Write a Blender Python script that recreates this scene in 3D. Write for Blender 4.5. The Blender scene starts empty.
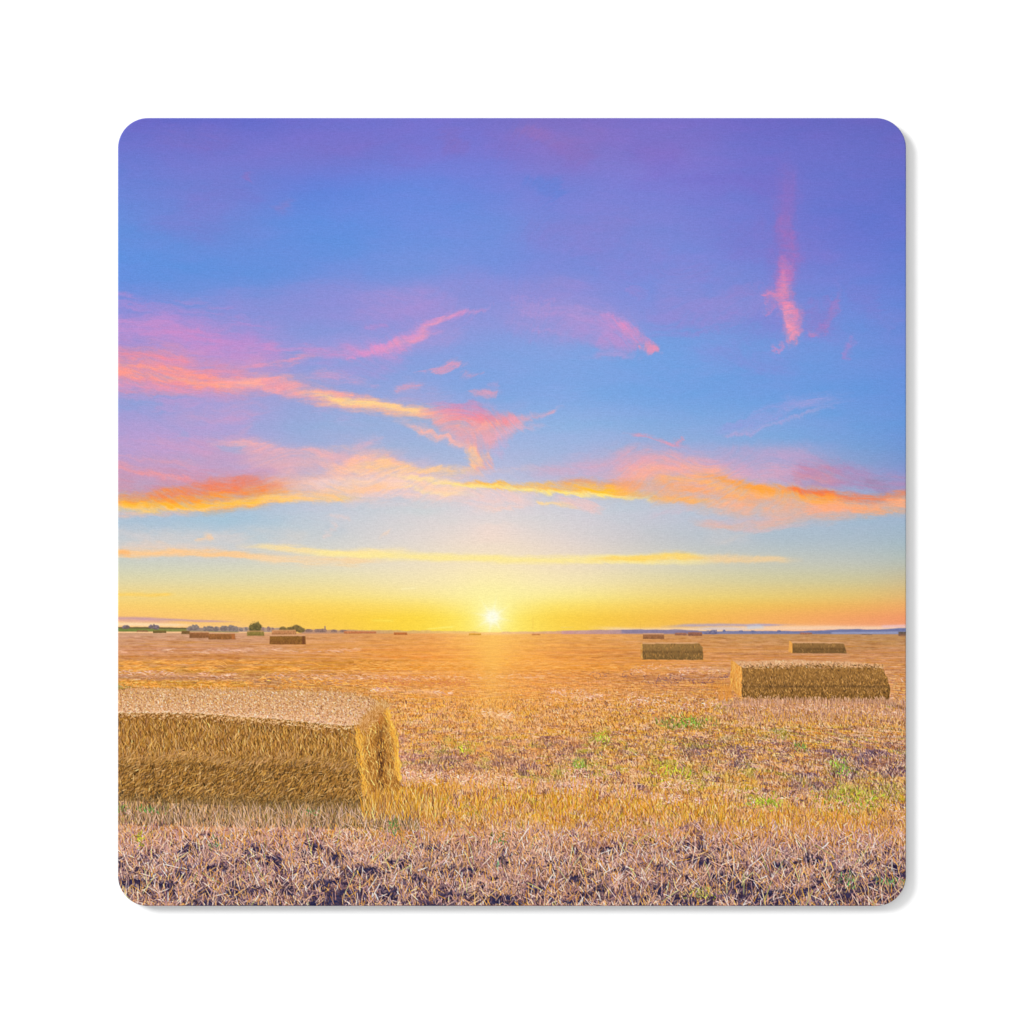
import math
import numpy as np

# ------------------------------------------------------------------
# The print on the pad. Everything is laid out in "print units":
# x 118..906, y 118..906 over the square pad, y downwards.
# ------------------------------------------------------------------
S = 1.5                       # print samples per unit
P0, P1 = 118.0, 906.0
N = int((P1 - P0) * S) + 1    # grid points a side
gy, gx = np.mgrid[0:N, 0:N]
X = (P0 + gx / S).astype(np.float32)
Y = (P0 + gy / S).astype(np.float32)
RNG = np.random.default_rng(11)
_T = np.random.default_rng(5).random((16, 256, 256)).astype(np.float32)


def vnoise(x, y, seed=0):
    T = _T[seed % 16]
    x = x + seed * 17.3
    y = y + seed * 9.7
    xi = np.floor(x).astype(np.int32); yi = np.floor(y).astype(np.int32)
    fx = x - xi; fy = y - yi
    fx = fx * fx * (3 - 2 * fx); fy = fy * fy * (3 - 2 * fy)
    a = T[yi & 255, xi & 255]; b = T[yi & 255, (xi + 1) & 255]
    c = T[(yi + 1) & 255, xi & 255]; d = T[(yi + 1) & 255, (xi + 1) & 255]
    return (a * (1 - fx) + b * fx) * (1 - fy) + (c * (1 - fx) + d * fx) * fy


def fbm(x, y, seed=0, octs=5, gain=0.5):
    s = 0; a = 1.0; t = 0
    for i in range(octs):
        s = s + a * vnoise(x, y, seed + i * 3)
        t += a; a *= gain
        x, y = (x * 1.6 - y * 1.2), (x * 1.2 + y * 1.6)
    return s / t


def sst(a, b, v):
    t = np.clip((v - a) / (b - a), 0, 1)
    return t * t * (3 - 2 * t)


def grid_colour(cols, rows, X, Y):
    """smooth (Catmull-Rom in y, smoothed linear in x) colour from a table of readings"""
    ys = np.array([r[0] for r in rows], float)
    tab = np.array([r[1] for r in rows], float)          # R x C x 3
    xs = np.array(cols, float)
    xq = X[0]; yq = Y[:, 0]

    def monot(k, v, q):                                   # pchip along axis 0
        h = np.diff(k)[:, None]; d = np.diff(v, axis=0) / h
        m = np.zeros_like(v)
        w1 = 2 * h[1:] + h[:-1]; w2 = h[1:] + 2 * h[:-1]
        ok = d[:-1] * d[1:] > 0
        with np.errstate(all='ignore'):
            mm = (w1 + w2) / (w1 / d[:-1] + w2 / d[1:])
        m[1:-1] = np.where(ok, mm, 0); m[0] = d[0]; m[-1] = d[-1]
        i = np.clip(np.searchsorted(k, q) - 1, 0, len(k) - 2)
        hh = (k[i + 1] - k[i])[:, None]; t = ((q - k[i]) / hh[:, 0])[:, None]
        t2 = t * t; t3 = t2 * t
        return ((2 * t3 - 3 * t2 + 1) * v[i] + (t3 - 2 * t2 + t) * hh * m[i]
                + (-2 * t3 + 3 * t2) * v[i + 1] + (t3 - t2) * hh * m[i + 1])
    R, C, _ = tab.shape
    a = monot(ys, tab.reshape(R, C * 3), yq).reshape(len(yq), C, 3)
    b = monot(xs, a.transpose(1, 0, 2).reshape(C, -1), xq)
    return b.reshape(len(xq), len(yq), 3).transpose(1, 0, 2).astype(np.float32)


def box(x0, x1, y0, y1):
    i0 = max(0, int((x0 - P0) * S)); i1 = min(N, int((x1 - P0) * S) + 2)
    j0 = max(0, int((y0 - P0) * S)); j1 = min(N, int((y1 - P0) * S) + 2)
    return slice(j0, max(j1, j0)), slice(i0, max(i1, i0))


def lay(sl, a, col):
    img[sl] += (np.asarray(col, np.float32) - img[sl]) * a[..., None]


def cloud(pts, col, op=1.0, f=0.8, warp=5, ws=30, tex=0.5, st=(40, 7), ang=0.0, ax=1.0, seed=1, col2=None, fib=None):
    """a wisp along a chain of (x, y, r); ax stretches it along x"""
    pts = [(p + (pts[0][2],))[:3] for p in pts]
    xs = [p[0] for p in pts]; ys = [p[1] for p in pts]; rm = max(p[2] for p in pts)
    sl = box(min(xs) - rm * 2.2 * ax - warp, max(xs) + rm * 2.2 * ax + warp,
             min(ys) - rm * 2.2 - warp, max(ys) + rm * 2.2 + warp)
    x = X[sl]; y = Y[sl]
    if x.size == 0: return
    wx = x + warp * 2 * (fbm(x / ws, y / ws * 1.6, seed) - .5) * 1.5
    wy = y + warp * 1.6 * (fbm(x / ws, y / ws * 1.6, seed + 5) - .5)
    best = np.full(x.shape, 99., np.float32); arc = np.zeros(x.shape, np.float32)
    single = len(pts) == 1
    if single: pts = pts * 2
    tot = sum(math.hypot(q[0] - p[0], q[1] - p[1]) for p, q in zip(pts[:-1], pts[1:])) + 1e-6; s0 = 0.
    for (x0, y0, r0), (x1, y1, r1) in zip(pts[:-1], pts[1:]):
        seg = math.hypot(x1 - x0, y1 - y0)
        dx, dy = (x1 - x0) / ax, y1 - y0
        L = dx * dx + dy * dy + 1e-6
        t = np.clip((((wx - x0) / ax) * dx + (wy - y0) * dy) / L, 0, 1)
        d = np.hypot((wx - x0) / ax - t * dx, wy - y0 - t * dy) / (r0 + t * (r1 - r0))
        arc = np.where(d < best, s0 + t * seg, arc); s0 += seg
        best = np.minimum(best, d)
    ca, sa = math.cos(ang), math.sin(ang)
    u = (wx * ca + wy * sa) / st[0]; v = (-wx * sa + wy * ca) / st[1]
    n = fbm(u, v, seed + 2, 6, .62)
    n = np.clip((n - .5) * 2.8 + .5, 0, 1)
    if fib is None: fib = 1.7 * tex
    best = best + (.45 - n) * fib
    f = min(f, .95)
    a = np.exp(-np.maximum(best, 0) ** (2.0 + 2.5 * (1 - f)) * .95)
    if not single and tot > 12:
        fd = max(min(.3 * tot, 30), 3) * (1 if tot > 60 else .5)
        if pts[0][0] > 121: a = a * (.15 + .85 * sst(0, fd, arc))
        if pts[-1][0] < 903: a = a * (.15 + .85 * sst(0, fd, tot - arc))
    a = a * np.clip(1 - tex * .8 * (1 - n) * (1.5 - a * .6), 0, 1) * op
    c = np.asarray(col, np.float32)
    if col2 is not None:
        k = sst(0.25, .8, fbm(u * 1.3, v * 1.3, seed + 4, 4))[..., None]
        c = c * (1 - k) + np.asarray(col2, np.float32) * k
    lay(sl, a, c)


def poly_sd(pts, x, y):
    """signed distance to a polygon (negative inside)"""
    d = np.full(x.shape, 1e9, np.float32); ins = np.zeros(x.shape, bool)
    n = len(pts)
    for i in range(n):
        x0, y0 = pts[i]; x1, y1 = pts[(i + 1) % n]
        dx, dy = x1 - x0, y1 - y0
        t = np.clip(((x - x0) * dx + (y - y0) * dy) / (dx * dx + dy * dy + 1e-9), 0, 1)
        d = np.minimum(d, np.hypot(x - x0 - t * dx, y - y0 - t * dy))
        if dy != 0:
            c = ((y0 > y) != (y1 > y)) & (x < (x1 - x0) * (y - y0) / dy + x0)
            ins ^= c
    return np.where(ins, -d, d)


def poly(pts, col, op=1.0, f=1.0, warp=0, ws=10, seed=1, label=None, grad=None):
    xs = [p[0] for p in pts]; ys = [p[1] for p in pts]; m = f + warp + 2
    sl = box(min(xs) - m, max(xs) + m, min(ys) - m, max(ys) + m)
    x, y = X[sl], Y[sl]
    if x.size == 0: return
    if warp:
        wx = x + warp * 2 * (fbm(x / ws, y / ws, seed) - .5); wy = y + warp * 2 * (fbm(x / ws, y / ws, seed + 4) - .5)
    else: wx, wy = x, y
    d = poly_sd(pts, wx, wy)
    a = sst(f, -f, d) * op
    c = np.asarray(col, np.float32)
    if grad is not None:                      # second colour towards the bottom
        k = sst(min(ys), max(ys), y)[..., None]; c = c * (1 - k) + np.asarray(grad, np.float32) * k
    lay(sl, a, c)
    if label is not None: lab[sl][d < 0] = label


def strokes(x, y, L, ang, col, w=1.0, alpha=0.9, bend=0.0, mask=None, batches=24, order=True):
    """paints many straws back to front. ang: 0 = upright"""
    n = len(x)
    x = np.asarray(x, np.float64); y = np.asarray(y, np.float64)
    L = np.broadcast_to(L, n).astype(float); ang = np.broadcast_to(ang, n); bend = np.broadcast_to(bend, n)
    alpha = np.broadcast_to(alpha, n)
    col = np.broadcast_to(col, (n, 3))
    idx = np.argsort(y) if order else np.arange(n)
    for b in np.array_split(idx, batches):
        if len(b) == 0: continue
        K = int(max(2, math.ceil(L[b].max() * S * 1.1)))
        t = (np.arange(K) + .5) / K
        dx = np.sin(ang[b]); dy = -np.cos(ang[b])
        l = L[b][:, None] * t[None]
        bb = bend[b][:, None] * (t[None] ** 2) * L[b][:, None]
        px = x[b][:, None] + dx[:, None] * l - dy[:, None] * bb
        py = y[b][:, None] + dy[:, None] * l + dx[:, None] * bb
        wgt = (L[b][:, None] * S / K) * np.ones_like(px) * alpha[b][:, None] * w
        wgt *= np.minimum(1, np.minimum(t, 1 - t) * 4 + .35)[None]
        u = ((px - P0) * S).ravel(); v = ((py - P0) * S).ravel(); wgt = wgt.ravel()
        cc = np.repeat(col[b], K, 0)
        ok = (u > 0) & (u < N - 2) & (v > 0) & (v < N - 2)
        u, v, wgt, cc = u[ok], v[ok], wgt[ok], cc[ok]
        if len(u) == 0: continue
        iu = u.astype(int); iv = v.astype(int); fu = u - iu; fv = v - iv
        r0, r1 = iv.min(), iv.max() + 2; c0, c1 = iu.min(), iu.max() + 2
        H, W = r1 - r0, c1 - c0
        acc = np.zeros((4, H * W))
        for oy, ox, q in ((0, 0, (1 - fu) * (1 - fv)), (0, 1, fu * (1 - fv)), (1, 0, (1 - fu) * fv), (1, 1, fu * fv)):
            f = (iv + oy - r0) * W + iu + ox - c0
            ww = wgt * q
            acc[3] += np.bincount(f, ww, H * W)
            for k in range(3): acc[k] += np.bincount(f, ww * cc[:, k], H * W)
        A = acc[3]; C = (acc[:3] / np.maximum(A, 1e-6)).T.reshape(H, W, 3)
        A = np.minimum(A * 1.15, 1).reshape(H, W, 1)
        if mask is not None: A = A * mask[r0:r1, c0:c1, None]
        reg = img[r0:r1, c0:c1]
        reg += ((C - reg) * A).astype(np.float32)


def pick(src, x, y):
    i = np.clip(((np.asarray(x) - P0) * S).astype(int), 0, N - 1)
    j = np.clip(((np.asarray(y) - P0) * S).astype(int), 0, N - 1)
    return src[j, i]


COLS = [118, 220, 320, 420, 490, 560, 660, 760, 860, 906]
SKY = [
 (118, [(98,98,190),(92,100,195),(105,105,198),(108,108,200),(112,106,195),(115,105,190),(112,105,195),(104,100,192),(98,98,188),(95,95,185)]),
 (150, [(100,112,200),(105,112,200),(112,112,200),(110,115,205),(112,115,205),(122,115,198),(122,115,200),(105,108,198),(100,105,195),(98,102,192)]),
 (190, [(100,125,208),(108,122,205),(95,125,212),(100,130,215),(105,127,212),(116,124,208),(116,122,208),(108,115,203),(98,110,200),(95,108,198)]),
 (230, [(95,138,215),(104,134,212),(95,138,218),(105,138,218),(110,138,216),(118,132,212),(118,130,210),(112,122,208),(100,115,205),(97,115,205)]),
 (270, [(98,142,220),(98,142,218),(108,142,218),(116,145,218),(120,142,218),(122,138,215),(118,140,218),(118,132,212),(108,127,212),(100,125,210)]),
 (310, [(125,140,215),(130,145,215),(138,145,215),(145,146,215),(140,148,218),(142,145,215),(125,145,218),(122,142,215),(112,140,218),(108,135,215)]),
 (350, [(150,145,212),(160,148,212),(137,155,218),(138,157,220),(130,160,222),(130,162,224),(118,160,225),(116,155,222),(112,148,220),(110,142,218)]),
 (390, [(150,155,215),(162,157,213),(150,162,216),(143,165,221),(133,165,224),(130,166,226),(118,163,226),(113,158,224),(108,152,222),(103,148,220)]),
 (430, [(168,155,208),(165,163,214),(155,172,217),(155,177,220),(152,177,222),(150,178,225),(140,172,222),(130,168,222),(116,158,220),(108,152,218)]),
 (470, [(185,160,200),(190,168,203),(180,177,213),(178,184,217),(180,186,220),(175,182,219),(172,177,214),(160,172,212),(145,162,208),(130,152,207)]),
 (510, [(170,190,215),(170,192,215),(190,200,216),(205,208,218),(215,210,222),(205,206,220),(190,198,215),(178,192,212),(163,185,210),(158,182,208)]),
 (535, [(178,195,207),(178,198,212),(200,205,213),(220,212,218),(232,215,218),(220,210,218),(195,198,208),(178,192,206),(170,188,203),(165,185,200)]),
 (560, [(200,205,195),(205,208,198),(218,215,205),(232,220,210),(242,225,212),(235,218,208),(212,208,198),(198,200,190),(190,195,188),(182,190,182)]),
 (580, [(222,212,168),(225,215,170),(232,220,173),(242,228,195),(250,236,205),(245,230,195),(228,215,170),(215,205,160),(208,198,155),(205,190,150)]),
 (595, [(240,212,135),(240,215,135),(244,220,138),(248,230,160),(252,242,190),(250,235,160),(240,215,135),(232,205,125),(228,195,120),(225,185,120)]),
 (608, [(248,203,112),(248,207,108),(250,210,95),(252,220,95),(254,235,140),(252,220,95),(246,203,95),(242,190,95),(240,177,100),(240,170,105)]),
 (620, [(250,195,115),(250,198,112),(250,202,80),(252,212,55),(254,225,75),(250,205,62),(246,190,78),(246,178,95),(244,163,105),(242,155,108)]),
 (634, [(250,197,150),(250,197,150),(250,200,90),(250,212,55),(255,227,80),(250,207,68),(246,192,110),(248,187,150),(244,182,165),(240,172,165)]),
]
FIELD = [
 (631, [(205,158,125),(208,158,122),(215,155,105),(225,155,95),(248,205,120),(228,165,92),(212,155,95),(200,150,98),(192,145,98),(188,142,98)]),
 (640, [(208,156,120),(208,155,118),(215,155,100),(230,158,88),(246,198,100),(230,165,85),(212,153,92),(200,147,93),(190,142,92),(186,140,92)]),
 (652, [(205,150,112),(205,150,110),(212,152,92),(230,155,78),(245,185,85),(232,160,80),(212,150,90),(200,145,95),(192,142,98),(190,140,98)]),
 (666, [(198,145,88),(200,145,88),(205,145,82),(225,150,70),(238,168,75),(228,155,75),(212,150,90),(202,147,100),(200,148,105),(198,145,100)]),
 (680, [(190,140,92),(190,140,92),(195,140,92),(215,145,80),(228,150,78),(220,145,80),(202,142,92),(195,140,92),(190,138,95),(195,140,90)]),
 (700, [(195,148,85),(198,148,85),(200,148,82),(218,150,75),(222,150,73),(215,148,76),(208,148,80),(200,145,90),(198,145,95),(198,145,95)]),
 (730, [(190,140,90),(190,140,90),(200,148,85),(212,150,82),(210,148,82),(205,146,82),(196,146,80),(195,148,80),(190,145,92),(188,142,95)]),
 (760, [(185,140,90),(185,140,90),(195,145,90),(198,145,98),(195,140,98),(190,140,95),(185,143,92),(178,138,95),(165,130,105),(160,125,105)]),
 (785, [(160,125,80),(160,125,80),(180,140,70),(200,152,85),(205,153,98),(200,150,102),(188,150,82),(182,148,88),(178,148,75),(180,145,98)]),
 (805, [(156,124,82),(160,126,82),(170,134,76),(202,150,52),(205,153,65),(200,150,62),(197,147,60),(192,147,65),(190,145,72),(195,150,60)]),
 (825, [(168,132,105),(172,132,105),(175,135,95),(195,145,75),(195,145,78),(198,145,68),(195,140,72),(195,140,65),(190,135,80),(195,140,52)]),
 (850, [(150,120,125),(150,120,125),(160,125,120),(165,130,112),(165,130,115),(170,130,108),(165,125,108),(165,125,106),(150,120,115),(160,120,100)]),
 (880, [(130,104,110),(126,102,112),(128,103,112),(136,108,110),(144,112,108),(148,116,108),(140,108,106),(130,102,108),(120,96,108),(124,98,106)]),
 (906, [(132,104,108),(126,100,110),(120,97,110),(122,97,108),(128,102,108),(132,104,106),(126,100,106),(116,93,107),(108,89,108),(112,91,106)]),
]
img = grid_colour(COLS, SKY, X, Y)
img += np.array([8, 7, 5], np.float32) * sst(330, 150, Y)[..., None]
sky0 = img.copy()
lab = np.zeros((N, N), np.int16)          # 0 sky, 1 field, 2.. bales etc.

# ---------------- sky: broad soft tints ----------------
T = lambda *a, **k: cloud(*a, **{**dict(f=.95, warp=14, ws=60, tex=.45, st=(60, 22)), **k})
T([(140,145,14),(200,132,16),(240,150,12)], (122,112,196), .7, ax=1.4, seed=3)
T([(160,200,16),(215,190,18),(235,215,14)], (122,122,204), .75, ax=1.3, seed=4)
T([(300,150,14),(380,140,16),(430,150,12)], (122,112,196), .6, ax=1.5, seed=6)
T([(440,125,8),(465,150,6)], (130,112,192), .6, seed=7)
T([(490,140,12),(530,132,10),(560,152,11),(600,140,10)], (142,114,188), .8, seed=8)
T([(560,160,8),(610,125,10)], (140,115,190), .5, seed=9)
T([(620,140,18),(690,140,18),(730,128,14)], (124,112,198), .6, ax=1.3, seed=10)
T([(525,180,6),(550,200,14)], (92,130,214), .45, seed=11)
T([(520,235,8),(600,225,20),(640,240,10)], (134,130,208), .6, ax=1.5, seed=12)
T([(540,285,5),(600,280,9)], (150,140,212), .6, ax=2, seed=13)
T([(241,168,3),(249,178,3)], (135,118,198), .7, warp=2, tex=.2, seed=1)
T([(275,207,5),(282,205,6)], (126,130,206), .9, warp=3, tex=.3, seed=2)
T([(215,185,5),(262,200,5)], (118,122,205), .5, warp=3, seed=5)
T([(640,150,20),(720,180,22),(800,170,16)], (120,112,202), .6, ax=1.4, seed=51)
T([(700,230,18),(780,240,20),(850,260,16)], (128,122,206), .6, ax=1.4, seed=52)
T([(560,230,16),(640,262,18),(720,270,14)], (136,132,210), .5, ax=1.5, seed=53)
T([(130,230,10),(180,220,12),(240,232,10)], (122,126,206), .5, ax=1.5, seed=54)
T([(420,280,12),(500,290,14),(580,290,12)], (146,142,212), .5, ax=1.6, seed=55)
T([(200,292,12),(300,300,14),(380,292,12)], (140,142,214), .5, ax=1.6, seed=56)
T([(830,290,14),(880,300,14)], (124,128,210), .5, ax=1.3, seed=57)
# lilac veil at left and in the middle
T([(120,335,20),(180,335,22),(240,350,20),(300,345,14)], (182,144,208), .95, ax=1.2, seed=14)
T([(330,322,14),(400,310,16),(470,312,16)], (165,145,212), .8, ax=1.4, seed=15)
T([(480,320,14),(560,320,16),(640,335,14)], (160,148,214), .75, ax=1.3, seed=16)
T([(600,330,16),(640,340,10)], (182,148,208), .7, seed=17)
T([(640,300,18),(720,300,18),(800,305,12)], (146,140,213), .7, ax=1.5, seed=18)
T([(690,345,10),(760,358,10),(800,350,8)], (135,145,218), .6, ax=1.4, seed=19)
T([(860,320,10),(900,325,10)], (130,135,212), .5, ax=1.4, seed=20)
T([(120,435,26),(200,425,30),(260,410,22)], (182,158,210), .8, ax=1.2, seed=21)
T([(120,465,22),(200,460,20),(290,468,16)], (196,158,196), .85, ax=1.2, seed=22)
T([(300,350,14),(360,352,14),(430,345,12),(470,335,8)], (176,150,212), .7, ax=1.4, seed=61)
T([(380,395,10),(440,400,12),(500,405,10)], (196,162,204), .6, ax=1.4, seed=62)
T([(140,350,14),(220,362,14),(300,372,10)], (208,150,196), .7, ax=1.4, seed=63)
T([(480,140,18),(600,150,20),(700,140,18)], (130,114,198), .5, ax=1.4, seed=64)
T([(540,320,14),(600,325,18),(660,335,14)], (172,148,212), .6, ax=1.3, seed=65)
T([(720,320,14),(780,325,14),(860,330,12)], (134,136,214), .6, ax=1.4, seed=66)
# blue openings
T([(120,400,9),(160,402,9)], (142,160,216), .85, ax=1.4, warp=6, seed=23)
T([(300,425,14),(350,425,16),(420,440,14)], (152,174,218), .7, ax=1.3, warp=8, seed=24)
T([(215,448,5),(240,449,5)], (160,170,214), .8, ax=1.3, warp=4, seed=25)
T([(180,431,4)], (155,165,214), .7, ax=1.6, warp=3, seed=26)
T([(330,360,8),(380,368,7)], (142,158,218), .7, ax=1.8, warp=4, seed=28)

# ---------------- sky: clouds ----------------
C = cloud
# upper salmon band, left
C([(105,366,20),(160,369,18),(205,377,13),(250,382,9),(300,386,6)], (238,146,162), .92, f=.75, warp=4, tex=.35, st=(45,5), ang=.12, seed=1)
C([(105,368,11),(150,372,10),(200,381,7),(250,384,4)], (246,156,148), .85, f=.8, warp=4, tex=.5, st=(45,4), ang=.12, seed=2)
C([(118,352,4),(150,354,3),(190,362,3)], (242,140,160), .5, f=.9, warp=3, tex=.5, st=(40,4), seed=7)
C([(118,384,5),(190,390,3),(225,388,2)], (220,150,190), .6, f=.9, warp=3, tex=.5, st=(40,4), seed=8)
C([(205,382,6),(250,380,8),(290,386,9),(325,394,8),(355,400,7),(385,406,6)], (242,165,172), .92, f=.8, warp=3, tex=.35, st=(40,5), ang=.2, seed=3)
C([(215,368,3),(260,362,3),(295,358,3),(322,352,2)], (232,152,182), .75, f=.9, warp=3, tex=.5, st=(30,4), ang=-.2, seed=4)
C([(245,340,3),(285,349,3),(330,348,4),(362,346,3)], (208,146,202), .75, f=.95, warp=4, tex=.5, st=(30,4), ang=.1, seed=5)
C([(300,372,4),(340,375,4),(365,383,3)], (222,158,196), .6, f=.95, warp=4, tex=.5, st=(30,4), ang=.15, seed=6)
C([(150,370,3),(200,385,3),(240,385,2)], (250,170,145), .6, f=.9, warp=3, tex=.6, st=(40,3), ang=.15, seed=9)
C([(235,384,3),(260,380,3)], (250,175,160), .7, f=.9, warp=2, tex=.4, seed=10)
# bright diagonal
C([(290,389,3),(318,396,5),(345,400,6),(375,403,6),(400,408,6),(430,414,7),(465,420,7)], (249,182,158), .95, f=.75, warp=3, tex=.3, st=(30,4), ang=.12, seed=11)
C([(300,392,2),(330,398,3),(352,401,3.6),(385,404,3.6),(412,409,3),(440,414,2)], (255,208,150), .95, f=.9, warp=2.5, tex=.35, st=(30,3), ang=.12, seed=12)
# funnel cloud
poly([(415,408),(440,404),(470,408),(505,414),(528,418),(498,436),(482,452),(484,468),(468,468),(468,450),(452,436),(438,424)], (236,164,172), .75, f=6, warp=5, ws=14, seed=3)
C([(425,404,4),(470,408,6),(500,414,5)], (214,140,180), .75, f=.9, warp=4, ws=14, tex=.5, st=(16,4), ang=.15, seed=13)
C([(440,412,5),(470,416,6),(500,418,5),(520,418,3)], (234,142,158), .85, f=.9, warp=4, ws=14, tex=.4, st=(18,4), ang=.1, seed=14)
C([(450,424,6),(475,428,7),(495,424,5)], (242,170,165), .8, f=.95, warp=4, ws=14, tex=.5, st=(16,4), seed=15)
C([(388,417,2),(402,422,3.5),(425,430,3.5),(448,438,4),(464,446,4),(471,456,4)], (246,182,176), .9, f=.85, warp=3, ws=12, tex=.3, st=(14,3), ang=.35, seed=16)
C([(500,420,4),(525,416,3),(548,409,2),(556,405,1.5)], (226,168,192), .7, f=.9, warp=3, ws=12, tex=.4, st=(20,3), ang=-.25, seed=17)
C([(480,445,3),(497,432,3),(520,424,2.5),(540,424,1.5)], (224,176,200), .6, f=.95, warp=3, ws=12, tex=.5, seed=18)
C([(492,448,5),(500,440,4)], (205,172,208), .5, f=.95, warp=3, seed=19)
# little pink flecks
C([(424,369,2.5),(438,366,4),(458,361,2.5)], (226,156,188), .85, f=.85, warp=3, ws=12, tex=.35, st=(12,3), ang=-.2, seed=20)
C([(410,370,1.5),(425,368,2)], (205,155,200), .6, f=.9, warp=2, seed=21)
C([(456,374,3),(466,373,3),(475,371,1.5)], (216,156,192), .75, f=.9, warp=2.5, ws=10, tex=.4, seed=22)
C([(462,392,2),(478,391,3.5),(494,391,3)], (228,158,184), .85, f=.85, warp=2.5, ws=10, tex=.3, st=(12,3), seed=23)
C([(482,382,2),(490,381,2)], (190,158,205), .5, f=.9, warp=2, seed=24)
C([(385,390,2),(400,387,2.5),(420,382,1.5)], (228,160,186), .8, f=.9, warp=2.5, ws=12, tex=.35, ang=-.3, seed=25)
C([(360,383,2),(375,383,2)], (205,158,205), .5, f=.9, warp=2, seed=26)
# rising pink streak
C([(322,354,3),(360,350,5),(390,344,8),(412,333,7),(435,320,4),(460,310,3),(488,303,1.5)], (212,148,204), .9, f=.9, warp=4, ws=20, tex=.35, st=(25,4), ang=-.45, seed=27)
C([(365,350,2.5),(398,340,4.5),(420,327,3),(440,317,2),(465,308,1.2)], (228,154,190), .75, f=.9, warp=3, ws=20, tex=.35, st=(25,3), ang=-.45, seed=28)
C([(392,350,3),(408,345,3)], (222,146,186), .5, f=.9, warp=3, seed=29)
C([(360,325,2),(382,323,2)], (182,142,208), .6, f=.9, warp=2, seed=30)
C([(500,320,2),(530,325,2),(580,338,2)], (180,150,212), .5, f=.95, warp=3, seed=31)
# pink patch, right of the middle
C([(598,306,3),(612,322,8),(628,338,8)], (196,146,206), .75, f=.95, warp=6, ws=16, tex=.45, st=(14,5), ang=.8, seed=32)
C([(608,315,2.5),(622,328,4),(640,338,5),(655,347,4)], (216,144,196), .85, f=.9, warp=4, ws=12, tex=.35, st=(12,4), ang=.6, seed=33)
C([(636,342,3.5),(650,347,4),(659,351,2)], (230,148,184), .85, f=.8, warp=3, ws=10, tex=.3, seed=34)
C([(580,356,3),(610,352,4),(640,355,2)], (180,155,214), .5, f=.95, warp=3, seed=35)
# tall pink plume
C([(778,160,8),(780,215,15),(781,250,13),(780,285,13)], (140,114,196), .7, f=.95, warp=4, ws=16, tex=.35, st=(8,30), seed=36)
C([(781,205,6),(783,250,9),(780,290,10)], (166,116,190), .7, f=.95, warp=3, ws=14, tex=.4, st=(6,24), seed=37)
C([(782,255,3),(780,275,7),(777,292,10),(785,305,9)], (196,124,186), .85, f=.85, warp=3.5, ws=12, tex=.35, st=(6,18), seed=38)
C([(781,262,2),(780,285,5),(778,298,8),(787,315,8),(789,330,8),(788,342,5)], (226,140,180), .85, f=.7, warp=3.5, ws=11, tex=.3, st=(7,14), seed=39)
C([(779,304,4),(786,318,5),(790,332,6),(788,341,4)], (242,150,178), .85, f=.8, warp=3, ws=9, tex=.35, st=(6,9), seed=40)
C([(758,300,2),(766,296,4),(772,290,3)], (222,138,184), .8, f=.85, warp=3, ws=8, tex=.35, seed=41)
C([(760,312,1.5),(770,306,2)], (196,132,192), .6, f=.9, warp=2, seed=42)
C([(766,354,1.5),(774,349,2),(783,343,2)], (200,145,200), .7, f=.9, warp=2, ws=8, seed=43)
C([(798,300,9),(815,320,10),(831,295,6)], (142,126,204), .6, f=.95, warp=4, seed=44)
C([(802,320,3),(812,330,4),(822,325,3),(831,308,3.5),(834,280,4)], (164,128,198), .6, f=.95, warp=4, ws=14, tex=.4, st=(8,14), seed=44)
C([(808,325,2.5),(811,330,2.5)], (192,136,192), .6, f=.9, warp=2, seed=45)
C([(841,362,2),(845,350,3),(851,336,3)], (158,138,208), .7, f=.95, warp=3, ws=10, tex=.4, st=(6,14), seed=46)
C([(767,310,10),(772,330,8)], (128,132,212), .35, f=.95, warp=3, seed=47)
# thin pink hook and faint streaks
C([(622,431,1.2),(640,434,2),(660,440,2.3),(675,442,3),(687,447,2)], (222,156,184), .85, f=.85, warp=2, ws=9, tex=.3, st=(14,3), ang=.2, seed=48)
C([(676,440,1.5),(679,437,2)], (222,150,178), .7, f=.9, warp=2, seed=49)
C([(705,430,4),(745,420,6),(790,405,7),(845,394,5)], (150,160,222), .75, f=.95, warp=4, ws=24, tex=.55, st=(40,3), ang=-.28, seed=50)
C([(722,434,2),(750,429,2.5),(790,416,2.5),(832,402,2)], (172,166,218), .75, f=.9, warp=3, ws=20, tex=.4, st=(40,3), ang=-.28, seed=51)
C([(722,433,1.5),(742,433,1.8)], (182,166,214), .7, f=.9, warp=1, seed=52)
C([(775,408,2),(805,401,2.5),(835,395,2)], (162,162,220), .6, f=.95, warp=3, ws=20, tex=.4, st=(40,3), ang=-.2, seed=53)

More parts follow.
